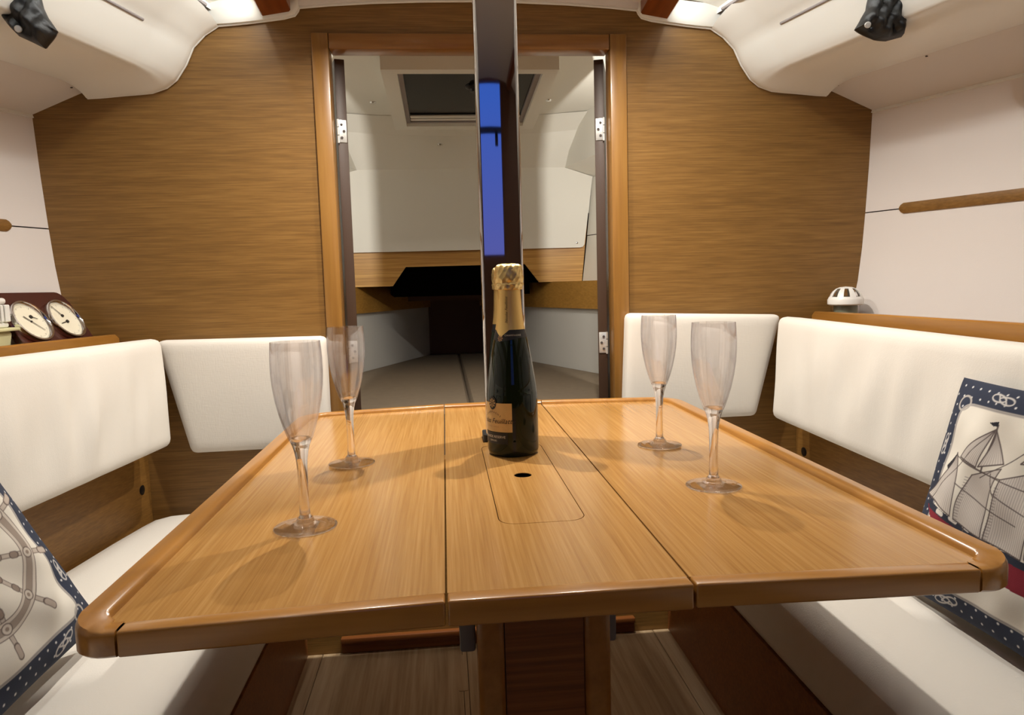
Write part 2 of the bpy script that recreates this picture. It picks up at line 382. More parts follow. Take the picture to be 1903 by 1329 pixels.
# door leaves folded outboard into the forward cabin
def door_leaf(name, s, hinges):
    hx = (X0+0.004) if s < 0 else (X1-0.004)
    root = struct(empty(name, (hx, YB+0.046, 0.535)))
    ang = math.radians(16)
    def place(v):          # local: x across thickness (inboard +), y along the leaf, z up
        c, s_ = math.cos(ang), math.sin(ang)
        return Vector((hx+(-s)*(v.x*c)-(-s)*v.y*s_, YB+0.046+v.y*c+v.x*s_, v.z))
    MB().box(0.001, 0.027, 0.0, 0.34, 0.535, 1.592, 0.0015, fn=place).build('door_panel', 'leafedge', root)
    for hz in hinges:
        h = MB().box(0.004, 0.024, -0.0025, 0.0005, hz-0.029, hz+0.029, 0.0008, fn=place).build('hinge', 'satin', root)
        h['label'] = 'chrome hinge plate'
        kn = MB()
        for k in range(3):
            z0 = hz-0.031+k*0.021
            kn.tube([place(Vector((0.002, -0.004, z0))), place(Vector((0.002, -0.004, z0+0.019)))], 0.003, 8)
        kn.build('knuckle', 'satin', h)
        for k, dx in ((-1, 0.011), (0, 0.017), (1, 0.011)):
            p = place(Vector((dx, -0.003, hz+k*0.017))); q = place(Vector((dx, -0.0042, hz+k*0.017)))
            MB().tube([p, q], 0.0036, 10).build('screw', 'jointdark', h)
    return root
door_leaf('door_2', -1, (1.408, 0.826))
door_leaf('door_3', 1, (1.408, 0.826))

# ---- hull sides of the saloon
def hull_x(y, z):
    pts = [(0.25, 0.93), (0.56, 0.97), (0.86, 1.035), (0.944, 1.049), (1.0, 1.063), (1.17, 1.076), (1.30, 1.084), (1.44, 1.090)]
    zz = max(0.25, min(1.44, z))
    for (za, xa), (zb, xb) in zip(pts, pts[1:]):
        if za <= zz <= zb: x = xa+(xb-xa)*(zz-za)/(zb-za)
    return x+wide(y)
def ztop(y): return 1.44-0.04*(YB-y)
def zmid(y): return 1.166-0.012*(YB-y)
for side, s in (('left', -1), ('right', 1)):
    ws = struct(empty('wall_'+side, (s*1.1, 0, 0.8)))
    mb = MB(); fr = [0, 0.15, 0.3, 0.45, 0.6, 0.8, 1.0]
    mb.grid([[(s*hull_x(y, 0.70+f_*(zmid(y)-0.002-0.70)), y, 0.70+f_*(zmid(y)-0.002-0.70)) for f_ in fr] for y in ROWS])
    mb.build('hull_panel', 'vinyl', ws, smooth=60)
    mb = MB().grid([[(s*hull_x(y, zmid(y)+0.001+f_*(ztop(y)-zmid(y)-0.001)), y, zmid(y)+0.001+f_*(ztop(y)-zmid(y)-0.001)) for f_ in fr] for y in ROWS])
    mb.build('hull_panel', 'vinyl', ws, smooth=60)
    mb = MB().grid([[(s*(hull_x(y, zmid(y))+0.004), y, zmid(y)+d) for d in (-0.02, 0.02)] for y in ROWS]); mb.build('panel_joint', 'jointdark', ws)
    # finger rail let into the joint
    y1 = 1.795; loop = rrect(-1.1, y1, -0.0135, 0.0135, 0.011)
    mb = MB().prism(loop, [], 0.0, 0.006)
    mb.xf(lambda v, s=s: Vector((s*(hull_x(v.x, zmid(v.x))-0.002-v.z*0.5), v.x, zmid(v.x)+v.y+0.001)))
    # extra rows so the strip follows the widening hull
    rws = []
    for y in [y1, y1-0.003, y1-0.011]+[q for q in ROWS if q < y1-0.02]:
        hh = 0.0135 if y < y1-0.009 else (0.0095 if y < y1-0.002 else 0.006)
        xs = s*(hull_x(y, zmid(y))-0.004)
        rws.append([(xs+s*0.02, y, zmid(y)-hh), (xs, y, zmid(y)-hh), (xs-s*0.002, y, zmid(y)-hh*0.5), (xs-s*0.002, y, zmid(y)+hh*0.5), (xs, y, zmid(y)+hh), (xs+s*0.02, y, zmid(y)+hh)])
    mm = MB().grid(rws); mm.f.append(tuple(range(6)))
    mm.build('finger_rail', 'bulk_y', ws)
    lip = MB().grid([[(s*(hull_x(y, ztop(y))-0.001), y, ztop(y)+0.004), (s*(hull_x(y, ztop(y))-0.004), y, ztop(y)-0.004), (s*(hull_x(y, ztop(y))+0.004), y, ztop(y)-0.006)] for y in ROWS])
    lip.build('top_bead', 'gel', ws)

# ---- ceiling: soffits, moulded side liners, cove, centre panel
ce = struct(empty('ceiling', (0, 0, 1.7)))
CR = [1.80, 1.6, 1.4, 1.2, 0.9, 0.6, 0.3, 0.0, -0.3, -0.6, -0.9, -1.2]
def rise(y): return 0.11*(YB-y)
for s in (-1, 1):
    so = MB().grid([[(s*(hull_x(y, ztop(y))), y, ztop(y)+0.003), (s*(1.02+wide(y)), y, 1.473-0.03*(YB-y)), (s*(0.94+wide(y)), y, 1.507-0.03*(YB-y))] for y in ROWS])
    so.build('soffit_panel', 'ceil', ce)
    C0 = [(.955, 1.4805), (.925, 1.482), (.87, 1.487), (.83, 1.490), (.80, 1.493), (.765, 1.505), (.74, 1.524), (.715, 1.56), (.695, 1.602), (.665, 1.632), (.631, 1.6535)]
    C1 = [(.943, 1.503), (.935, 1.500), (.87, 1.508), (.82, 1.518), (.793, 1.528), (.770, 1.530), (.7615, 1.542), (.745, 1.583), (.727, 1.622), (.68, 1.66), (.635, 1.69)]
    def dens(C):                          # smooth resample
        o_ = []
        for i in range(len(C)-1):
            for k in range(3):
                t_ = k/3; o_.append((C[i][0]*(1-t_)+C[i+1][0]*t_, C[i][1]*(1-t_)+C[i+1][1]*t_))
        return o_+[C[-1]]
    D0, D1 = dens(C0), dens(C1)
    def drop(i, y): f_ = i/(len(D1)-1); return (-0.03*(1-f_)+0.02*f_)*(YB-y)
    rows = [[(s*p[0], YB-0.0005, p[1]) for p in D0], [(s*p[0], YB-0.012, p[1]-0.001) for p in D0]]
    for t_, yy in ((0.10, 1.885), (0.35, 1.868), (0.68, 1.842), (0.92, 1.815)):
        rows.append([(s*((p[0])*(1-t_)+(q[0]+wide(yy))*t_), yy, p[1]*(1-t_)+(q[1]+drop(i, yy))*t_) for i, (p, q) in enumerate(zip(D0, D1))])
    for y in CR: rows.append([(s*(q[0]+wide(y)), y, q[1]+drop(i, y)) for i, q in enumerate(D1)])
    MB().grid(rows).build('side_liner', 'gel', ce, smooth=50)
    MB().tube([(s*p[0], YB-0.005, p[1]+0.001) for p in D0]+[(s*x, YB-0.005, z) for x, z in ((0.60, 1.657), (0.56, 1.661), (0.52, 1.666), (0.47, 1.673), (0.444, 1.680), (0.436, 1.690), (0.431, 1.699), (0.36, 1.7055), (0.25, 1.7125), (0.12, 1.717), (0.0, 1.7185))], 0.0032, 8).build('liner_bead', 'gel', ce)
    gx = MB().tube([(s*(0.7265+wide(y)), y, 1.6215+0.004*(YB-y)+0.001) for y in [1.775]+CR[1:]], 0.0035, 8); gx.build('liner_groove', 'groove', ce)
    # cove over the light strip: end flange, then the ceiling above
    fl0 = MB()
    fx = [0.69, 0.66, 0.632, 0.60, 0.56, 0.52, 0.47, 0.444, 0.437, 0.432]; fz = [1.665, 1.658, 1.656, 1.658, 1.662, 1.667, 1.674, 1.681, 1.690, 1.699]
    fl0.grid([[(s*x, YB-0.0005, z) for x, z in zip(fx, fz)], [(s*x, YB-0.014, z) for x, z in zip(fx, fz)], [(s*x, YB-0.020, z+0.010) for x, z in zip(fx, fz)],
              [(s*x, YB-0.024, z+0.055) for x, z in zip(fx, fz)]])
    fl0.build('cove_end', 'gel', ce, smooth=50)
    cv = MB().grid([[(s*(0.634+wide(y)+0.0), y, 1.685+drop(30, y)-0.0), (s*(0.640+wide(y)*0.8), y, 1.700+0.05*(YB-y)), (s*(0.60+wide(y)*0.4), y, 1.712+0.08*(YB-y)), (s*0.52, y, 1.724+rise(y)), (s*0.445, y, 1.728+rise(y)), (s*0.436, y, 1.700+rise(y))] for y in [1.884]+CR])
    cv.build('cove_panel', 'gel', ce, smooth=50)
    jb = MB().tube([(s*(0.6345+wide(y)), y, 1.6885+drop(30, y)) for y in [1.862]+CR], 0.0045, 8); jb.build('liner_joint', 'groove', ce)
cx_ = [-0.437, -0.36, -0.25, -0.12, 0, 0.12, 0.25, 0.36, 0.437]
cz_ = [1.699, 1.707, 1.714, 1.7185, 1.720, 1.7185, 1.714, 1.707, 1.699]
MB().grid([[(x, y, z+(0 if k < 2 else 0.012 if k == 2 else 0.014)+rise(y)) for x, z in zip(cx_, cz_)] for k, y in enumerate([YB-0.0005, YB-0.014, YB-0.020]+CR)]).build('centre_panel', 'ceil', ce, smooth=50)

# ---- aft end of the saloon (behind the camera): bulkhead with the companionway opening
wk = struct(empty('wall_back', (0, YA, 0)))
mb = MB()
ax0, ax1, az0, az1 = -0.30, 0.30, 1.16, 2.055
for (x0, x1, z0, z1) in ((-1.60, ax0, 0, 2.2), (ax1, 1.60, 0, 2.2), (ax0, ax1, 0, az0), (ax0, ax1, az1, 2.2)):
    mb.box(x0, x1, YA-0.03, YA, z0, z1)
mb.build('veneer_panel', 'darkwood', wk, smooth=0)
MB().box(ax0, ax1, YA-0.045, YA-0.005, 1.80, 1.83, 0.003).build('hatch_rail', 'black', wk)
MB().box(ax0, ax0+0.02, YA-0.04, YA-0.001, az0, az1, 0.003).build('side_trim', 'darkwood', wk)
MB().box(ax1-0.02, ax1, YA-0.04, YA-0.001, az0, az1, 0.003).build('side_trim', 'darkwood', wk)
sh = struct(empty('wall_light_block', (0, 1.4, 0)))  # unseen enclosing box, added to keep sky light from leaking in
for (x0, x1, y0, y1, z0, z1) in ((-1.66, 1.66, YA-0.03, 4.06, 2.2, 2.23), (-1.68, -1.65, YA-0.03, 4.06, -0.05, 2.23), (1.65, 1.68, YA-0.03, 4.06, -0.05, 2.23), (-1.66, 1.66, 4.03, 4.06, -0.05, 2.23), (-1.66, 1.66, YA-0.03, 4.06, -0.08, -0.05)):
    MB().box(x0, x1, y0, y1, z0, z1).build('light_block_panel', 'darkwood', sh, smooth=0)

ip = thing('instrument_display', 'small black instrument display hung in the companionway behind the viewer', 'display', (0.17, YA-0.03, 1.74))
MB().box(0.135, 0.205, YA-0.05, YA-0.03, 1.735, 1.799, 0.004).build('case', 'black', ip)

# ================================================================== SALOON FURNITURE
def bench(s, ztop_base, side):
    root = thing('bench', f'wooden settee base with veneer front and back panel along the {side} side', 'bench', (s*0.7, 1.0, 0))
    MB().box(min(s*0.505, s*0.52), max(s*0.505, s*0.52), YA+0.02, YB-0.001, 0.0, ztop_base, 0.001).build('front_panel', 'pedestal', root, smooth=0)
    MB().box(min(s*0.52, s*0.90), max(s*0.52, s*0.90), YA+0.02, YB-0.001, ztop_base-0.016, ztop_base).build('seat_board', 'darkwood', root, smooth=0)
    kk = 0.135 if s < 0 else 0.10
    bx = lambda y: 0.882+kk*(YB-y)
    mb = MB()
    for y0, y1 in [(YB-0.001, -1.17)]:
        mb.grid([[(s*bx(y0), y0, ztop_base), (s*bx(y0), y0, 0.850), (s*(bx(y0)+0.015), y0, 0.850), (s*(bx(y0)+0.015), y0, ztop_base)],
                 [(s*bx(y1), y1, ztop_base), (s*bx(y1), y1, 0.850), (s*(bx(y1)+0.015), y1, 0.850), (s*(bx(y1)+0.015), y1, ztop_base)]], closed_u=True)
    mb.build('back_panel', 'bulk_y', root, smooth=0)
    yh, zh = (1.868, 0.497) if s < 0 else (1.868, 0.507)
    h = MB(); h.lathe([(0.0, 0.0025), (0.010, 0.0025), (0.0125, 0.0015), (0.0125, -0.003)], seg=20)
    h.xf(lambda v: Vector((s*(bx(yh)-v.z*1.0), yh+v.x, zh+v.y))); o = h.build('plug', 'black', root); o['label'] = 'round black plug'
    MB().box(min(s*0.838, s*0.925), max(s*0.838, s*0.925), 1.835, YB-0.002, 0.822, 0.832).build('light_stop_board', 'bulk_y', root, smooth=0)  # unseen board added to stop light falling through the corner gap
    if s < 0: rx = lambda y: 0.928+0.145*(YB-y)
    else: rx = lambda y: 0.923+0.0*(YB-y)
    return root, rx
bl, rxl = bench(-1, 0.235, 'left')
br_, rxr = bench(1, 0.272, 'right')
def shelf(s, rx, side):
    root = thing('shelf', f'narrow shelf with rounded orange-brown fiddle rail behind the {side} backrest', 'shelf', (s*1.0, 1.2, 0.86))
    y0, y1 = YB-0.002, -1.15
    rows = []
    zt = 0.901
    for k, y in enumerate([y0-0.001, y0-0.004, y0-0.012, 1.6, 1.2, 0.8, 0.4, 0.0, y1]):
        hh = (0.0, 0.010, 0.018, 0.020)[min(k, 3)] if k < 4 else 0.020
        a = s*rx(y); c = 0.879; h2 = max(0.012, hh)
        if k == 0: h2 = 0.010
        t_ = 0.018
        rows.append([(a, y, c-h2+0.0), (a-s*0.0, y, c+h2-0.003), (a+s*0.003, y, c+h2), (a+s*(t_-0.003), y, c+h2), (a+s*t_, y, c+h2-0.003), (a+s*t_, y, c-h2)])
    mb = MB().grid(rows, closed_u=True); mb.f.append(tuple(range(6))); mb.f.append(tuple(len(mb.v)-6+i for i in range(6)))
    mb.build('fiddle_rail', 'edge', root, smooth=40)
    sb = MB().grid([[(s*(rx(y)+0.018), y, 0.866), (s*(hull_x(y, 0.866)-0.001), y, 0.866), (s*(hull_x(y, 0.85)-0.001), y, 0.852), (s*(rx(y)+0.018), y, 0.852)] for y in ROWS if y > -1.18], closed_u=True)
    sb.build('shelf_board', 'bulk_y', root, smooth=0)
    return root
shelf(-1, rxl, 'left'); shelf(1, rxr, 'right')

def pad(name, label, quad, thick, mat, bulge=0.006, wr=0.0, r=0.02, n=(26, 3, 16), seed=0, group=None, cat='cushion'):
    """quad: front-face corners A(bottom near u0), B(bottom u1), C(top u1), D(top u0); thickness goes back along -normal"""
    A, B, C, D = [Vector(q) for q in quad]
    W_ = ((B-A).length+(C-D).length)/2; H_ = ((D-A).length+(C-B).length)/2
    nrm = (B-A).cross(D-A).normalized()
    vs, fs = rounded_grid(n[0], n[1], n[2], W_/2, thick/2, H_/2, min(r, thick/2-0.001))
    rnd = random.Random(seed); ph = [rnd.uniform(0, 6.28) for _ in range(6)]
    out_ = []
    for v in vs:
        u = v.x/W_+0.5; q = v.z/H_+0.5
        base = A*(1-u)*(1-q)+B*u*(1-q)+C*u*q+D*(1-u)*q
        d = -(thick/2)+v.y
        f_ = max(0.0, min(1.0, (v.y/thick+0.5)))
        e_ = max(0, math.sin(math.pi*max(0, min(1, u))))**0.4*max(0, math.sin(math.pi*max(0, min(1, q))))**0.4
        d += bulge*e_*f_
        if wr > 0:
            s_ = u*W_*1.0+0.35*(1-q)*H_*0.45
            wv = math.sin(s_*46+ph[0]+1.4*math.sin(s_*13+ph[1]))*0.5+math.sin(s_*82+ph[2]+q*2)*0.25+math.sin(s_*25+ph[3]-q*3)*0.4
            env = math.exp(-((q-0.45)/0.38)**2)*(0.35+0.65*(0.5+0.5*math.sin(s_*7.5+ph[4])))
            d += wr*wv*env*f_*e_
        out_.append(base+nrm*d)
    mb = MB(); mb.add(out_, fs)
    o = mb.build(name, mat, None, smooth=60)
    base = (A+B)/2-nrm*thick/2
    rebase(o, base); thing(name, label, cat, mesh=o, group=group); return o
# backrests: seen from inboard, corners run bottom-left, bottom-right, top-right, top-left
L_ = lambda y, z: (-(0.778+0.105*(1.80-y)+(z-0.62)*0.07), y, z)
R_ = lambda y, z: ((0.757+0.045*(1.80-y)+(z-0.62)*0.10), y, z)
pad('backrest_cushion', 'long off-white backrest cushion on the left side below the dials, wrinkled cover', [L_(0.30, 0.625), L_(1.806, 0.622), L_(1.830, 0.888), L_(0.30, 0.905)], 0.07, 'fabric', bulge=0.012, wr=0.0170, seed=3, n=(90, 3, 18))
pad('backrest_cushion', 'long off-white backrest cushion on the right side behind the ship pillow', [R_(1.806, 0.622), R_(0.30, 0.56), R_(0.30, 0.86), R_(1.826, 0.892)], 0.075, 'fabric', bulge=0.012, wr=0.0180, seed=8, n=(90, 3, 18))
pad('corner_cushion', 'smooth off-white corner backrest cushion on the bulkhead, left of the doorway', [(-0.755, 1.850, 0.588), (-0.405, 1.850, 0.590), (-0.405, 1.850, 0.876), (-0.822, 1.850, 0.879)], 0.05, 'fabric', bulge=0.008, r=0.015, seed=1)
pad('corner_cushion', 'smooth off-white corner backrest cushion on the bulkhead, right of the doorway', [(0.371, 1.850, 0.615), (0.741, 1.850, 0.617), (0.811, 1.850, 0.893), (0.384, 1.850, 0.910)], 0.05, 'fabric', bulge=0.008, r=0.015, seed=2)
def seat(s, z0, z1, label):
    loop = [(0.502, YA+0.02)]+[(0.502, YB-0.03)]+arc(0.53, YB-0.032, 0.028, 180, 90, 4)+arc(0.845, YB-0.045, 0.04, 90, 20, 6)
    ox = lambda y: 0.880+(0.13 if s < 0 else 0.095)*(YB-y)-0.004
    outer = [(0.502, YA+0.02), (0.502, YB-0.03), (0.512, YB-0.008), (0.53, YB-0.003), (0.80, YB-0.003), (0.845, YB-0.012), (0.872, YB-0.04), (0.884, YB-0.09)]+[(ox(y), y) for y in (1.7, 1.5, 1.2, 0.9, 0.6, 0.3, 0.0, -0.4, -0.8, YA+0.02)]
    n_ = len(outer); cx = 0.70
    def ring(ins, z):
        return [(s*(x+(cx-x)*0 + (ins if x < 0.6 else -ins)), y-(ins if y > 1.0 else -ins if y < -1.0 else 0), z) for x, y in outer]
    prof = [(0.02, z0), (0.006, z0+0.004), (0.0, z0+0.02), (0.0, z1-0.045), (0.006, z1-0.025), (0.02, z1-0.010), (0.045, z1-0.002), (0.08, z1)]
    rows = [ring(i, z) for i, z in prof]
    mb = MB().grid(rows, closed_u=True)
    mb.f.append(tuple(range(n_))); mb.f.append(tuple(len(mb.v)-n_+i for i in range(n_)))
    o = mb.build('seat_cushion', 'seatfab', None, smooth=60)
    rebase(o, (s*0.7, 1.0, z0)); thing('seat_cushion', label, 'cushion', mesh=o); return o
seat(-1, 0.237, 0.432, 'long off-white seat cushion on the left bench under the wheel pillow')
seat(1, 0.274, 0.432, 'long off-white seat cushion on the right bench under the ship pillow')

# ================================================================== HAND RAILS with light strips
def grab_rail(s, side):
    xo, xi = (0.522, 0.450) if s < 0 else (0.510, 0.436)
    root = thing('grab_rail', f'dark red-brown wooden ceiling handrail, the {side} one of the pair', 'handrail', (s*(xo+xi)/2, 0.4, 1.67))
    rows = []
    for y in [YB-0.026, 1.2, 0.6, 0.0, -0.6, -1.15]:
        zb = 1.668+rise(y); e = 0.004
        xa, xb = s*xo, s*xi; zi = zb+0.011
        P = [(xa, zb+e), (xa-s*e, zb), (xb+s*e, zi), (xb, zi+e), (xb, zi+0.05), (xa, zb+0.05)]
        rows.append([(x, y, z) for x, z in P])
    mb = MB().grid(rows, closed_u=True); mb.f.append(tuple(range(6))); mb.f.append(tuple(len(mb.v)-6+i for i in range(6)))
    mb.build('rail_beam', 'rail', root, smooth=40)
    st = MB().grid([[(s*(xo+0.001), y, 1.690+rise(y)), (s*(xo+0.001), y, 1.700+rise(y)), (s*(xo+0.006), y, 1.700+rise(y)), (s*(xo+0.006), y, 1.690+rise(y))] for y in (1.87, 1.2, 0.6, 0.0, -0.6, -1.1)], closed_u=True)
    o = st.build('light_strip', 'ledface', root, smooth=0); o['label'] = 'glowing light strip'
grab_rail(-1, 'left'); grab_rail(1, 'right')
for i, p in enumerate(SPOTS):
    r0 = thing('ceiling_light', ['round ceiling downlight above the table, left of the post', 'round ceiling downlight above the table, right of the post', 'round ceiling downlight behind the viewer, left', 'round ceiling downlight behind the viewer, right'][i], 'lamp', (p[0], p[1], p[2]))
    MB().lathe([(0.028, -0.006), (0.036, -0.007), (0.041, -0.002), (0.041, 0.02)], p[0], p[1], p[2], seg=32).build('ring', 'led', r0)
    MB().lathe([(0.0, -0.004), (0.029, -0.004), (0.029, 0.01)], p[0], p[1], p[2], seg=32).build('diffuser', 'lampface', r0)

# ================================================================== MAST POST
px0, px1, py0, py1 = -0.029, 0.050, 1.318, 1.366
mp = thing('mast_post', 'polished steel rectangular mast post rising through the table', 'post', (0.0105, 1.342, 0))
lp = rrect(px0, px1, py0, py1, 0.007, 6); ztp = 1.775
MB().prism(lp, [], 0.001, ztp).build('tube', 'steel', mp, smooth=40)
lc = rrect(px0-0.006, px1+0.003, py0-0.004, py1+0.003, 0.008, 6)
MB().prism(lc, [], 0.7005, 0.7135).build('collar', 'rubber', mp, smooth=40)

# ================================================================== TABLE
tb = thing('saloon_table', 'folding saloon table with light oak veneer top and raised orange-brown edge rails', 'table', (0.011, 1.18, 0))
XL, XR, ZT_ = -0.108, 0.130, 0.70; YN, YF = 0.638, 1.716; TH = 0.0235
gp = 0.0011
dropL = lambda v: Vector((v.x, v.y, v.z-0.025*max(0, XL-v.x)))
dropR = lambda v: Vector((v.x, v.y, v.z-0.018*max(0, v.x-XR)))
lid = (-0.041, 0.066, 0.846, 1.284)
outer = [(XL+gp, YN+0.0205), (XR-gp, YN+0.0205), (XR-gp, 1.3705), (px1+0.004, 1.3705), (px1+0.004, py0-0.005), (px0-0.007, py0-0.005), (px0-0.007, 1.3705), (XL+gp, 1.3705)]
hole = rrect(lid[0]-0.0012, lid[1]+0.0012, lid[2]-0.0012, lid[3]+0.0012, 0.022)
MB().prism(outer, [hole], ZT_-0.018, ZT_).build('top_panel', 'table', tb, smooth=0)
MB().box(XL+gp, XR-gp, 1.3725, YF, ZT_-0.018, ZT_, 0.0008, 1).build('top_panel', 'table', tb, smooth=0)
lo = MB().prism(rrect(lid[0], lid[1], lid[2], lid[3], 0.021), [arc(0.0115, 1.069, 0.0135, 0, 345, 23)], ZT_-0.012, ZT_).build('lid', 'table', tb, smooth=0)
MB().lathe([(0.0, -0.006), (0.0130, -0.006), (0.0133, -0.001)], 0.0115, 1.069, ZT_, seg=24).build('finger_hole', 'void', lo)
MB().box(XL+0.008, XR-0.008, 0.72, 1.308, 0.645, 0.679).build('apron', 'pedestal', tb, smooth=0)
MB().box(XL+0.008, XR-0.008, 1.375, 1.68, 0.645, 0.679).build('apron', 'pedestal', tb, smooth=0)
MB().box(XL+gp, XR-gp, YN, YN+0.0212, ZT_-TH-0.001, ZT_+0.001, 0.0025, 3).build('edge_trim', 'edge_x', tb)
def far_rail(x0, x1, fn=None):
    prof = [(YF+0.0006, ZT_-TH), (YF+0.0006, ZT_+0.004), (YF+0.004, ZT_+0.008), (YF+0.010, ZT_+0.0095), (YF+0.016, ZT_+0.008), (YF+0.020, ZT_+0.003), (YF+0.020, ZT_-TH)]
    mb = MB().grid([[(x, y, z) for y, z in prof] for x in (x0, x1)], closed_u=True)
    mb.f.append(tuple(range(7))); mb.f.append(tuple(7+i for i in range(7)))
    if fn: mb.xf(fn)
    return mb
far_rail(XL+gp, XR-gp).build('edge_rail', 'edge_x', tb, smooth=40)
def leaf(s, xs, fn):
    """s=-1 left, 1 right; xs seam"""
    xo = 0.011+s*0.461
    lf = MB()
    xin = xo-s*0.0280
    pts = [(xs+s*gp, YN+0.0205), (xin, YN+0.0205)]
    rin = 0.045
    ca = arc(0, 0, rin, 0, 90, 6)
    pts += [(xin-s*rin+s*c[0], YF-rin+c[1]) for c in ca]+[(xs+s*gp, YF)]
    if s < 0: pts = pts[::-1]
    lf.prism(pts, [], ZT_-0.018, ZT_).xf(fn).build('leaf_panel', 'table', tb, smooth=0)
    # near trim
    xj = 0.011+s*0.413
    a, b_ = sorted((xs+s*gp, xj))
    MB().box(a, b_, YN, YN+0.0212, ZT_-TH, ZT_+0.001, 0.0025, 3).xf(fn).build('edge_trim', 'edge_x', tb)
    # rim: outer path from near joint round both corners to the far seam
    path = [(xj+s*0.0012, YN, 0, 1, 0.0)]
    r1 = 0.036; r2 = 0.068
    path.append((xo-s*r1, YN, 0, 1, 0.0))
    for i in range(1, 9):
        a_ = math.radians(-90+90*i/8); path.append((xo-s*r1+s*r1*math.cos(a_), YN+r1+r1*math.sin(a_), -s*math.cos(a_), -math.sin(a_), i/8))
    for i in range(1, 8): path.append((xo, YN+r1+(YF+0.02-r2-YN-r1)*i/8, -s, 0, 1))
    for i in range(0, 11):
        a_ = math.radians(90*i/10); path.append((xo-s*r2+s*r2*math.cos(a_), YF+0.02-r2+r2*math.sin(a_), -s*math.cos(a_), -math.sin(a_), 1))
    path.append((xs+s*gp, YF+0.02, 0, -1, 1))
    rows = []
    for i, (x, y, nx, ny, t_) in enumerate(path):
        wdt = 0.0300 if i < 18 else max(0.0194, 0.0300-0.0106*(i-18)/8)
        h = 0.001+0.007*t_
        nxx, nyy = nx, ny
        if i <= 1: wdt = 0.0205
        P = [(0, -TH+0.003), (0, -0.003), (0.0008, -0.001+h*0.5), (0.0030, h), (wdt*0.5, h+0.0003), (wdt-0.0045, h), (wdt-0.0016, h*0.75), (wdt, 0.0), (wdt, -TH), (0.003, -TH)]
        rows.append([(x+nxx*d, y+nyy*d, ZT_+z) for d, z in P])
    mb = MB().grid(rows, closed_u=True); mb.f.append(tuple(range(10))); mb.f.append(tuple(len(mb.v)-10+i for i in range(10)))
    # near corner infill between rim and leaf panel
    mb.xf(fn).build('edge_rail', 'edge', tb, smooth=45)
    a, b_ = sorted((xj+s*0.0012, xin))
    MB().box(a, b_, YN+0.006, YN+0.0222, ZT_-TH+0.003, ZT_+0.0008).xf(fn).build('corner_block', 'edge', tb, smooth=0)
leaf(-1, XL, dropL); leaf(1, XR, dropR)
# pedestal
pd = MB().box(-0.058, 0.080, 0.862, 1.305, 0.0, 0.645).build('pedestal', 'pedestal', tb, smooth=0)
for x0, x1 in ((-0.0735, -0.040), (0.0625, 0.096)):
    MB().box(x0, x1, 0.85, 0.90, 0.001, 0.645, 0.007, 3).build('corner_post', 'edge', pd)
MB().box(-0.039, 0.0615, 0.856, 0.8615, 0.001, 0.645).build('front_panel', 'pedestal', pd, smooth=0)
for x0, x1 in ((-0.0955, -0.0745), (0.097, 0.115)):
    o = MB().box(x0, x1, 0.90, 0.955, 0.510, 0.676, 0.004, 2).build('leaf_bracket', 'grey', tb); o['label'] = 'grey metal leaf support bracket'

# ================================================================== FLUTES
def make_flute(loc, label):
    x, y, z = loc
    r = thing('champagne_flute', label, 'glass', loc, group='clear champagne flutes on the table')
    foot = [(0.0, 0.0), (0.030, 0.0), (0.0385, 0.0008), (0.039, 0.0018), (0.0380, 0.0028), (0.028, 0.0036), (0.018, 0.0050), (0.0125, 0.0075), (0.0105, 0.0105), (0.0100, 0.013), (0.0, 0.013)]
    MB().lathe(foot, x, y, z+0.0003, seg=48).build('foot', 'acryl', r, smooth=50)
    stem = [(0.0, 0.0134), (0.0085, 0.0134), (0.0066, 0.017), (0.0062, 0.03), (0.0060, 0.055), (0.0063, 0.075), (0.0072, 0.088), (0.0088, 0.098), (0.0110, 0.106), (0.0128, 0.1105), (0.0118, 0.1150), (0.0075, 0.1135), (0.0, 0.1125)]
    MB().lathe(stem, x, y, z, seg=24).build('stem', 'acryl', r, smooth=50)
    ob = [(0.0136, 0.1115), (0.0150, 0.115), (0.0195, 0.128), (0.0240, 0.144), (0.0278, 0.162), (0.0302, 0.180), (0.0312, 0.196), (0.0312, 0.212), (0.0305, 0.226), (0.0298, 0.2345)]
    ib = [(0.0291, 0.2345), (0.0298, 0.226), (0.0304, 0.212), (0.0304, 0.196), (0.0293, 0.180), (0.0268, 0.162), (0.0228, 0.144), (0.0180, 0.128), (0.0142, 0.118), (0.0130, 0.1155)]
    MB().lathe(ob+ib+[ob[0]], x, y, z, seg=96).build('bowl', 'bowlglass', r, smooth=50)
    return r
def dup(root, loc, label):
    r = root.copy(); COL.objects.link(r); r.location = loc; r['label'] = label
    for ch in list(root.children):
        c = ch.copy(); COL.objects.link(c); c.parent = r
    return r
f0 = make_flute((-0.283, 0.891, 0.6957), 'clear champagne flute on the left table leaf, the one nearer the viewer')
dup(f0, (-0.266, 1.213, 0.6961), 'clear champagne flute on the left table leaf, the farther one beside the door frame')
dup(f0, (0.277, 1.229, 0.6974), 'clear champagne flute on the right table leaf, the farther one')
dup(f0, (0.274, 0.963, 0.6975), 'clear champagne flute on the right table leaf, the one nearer the viewer')

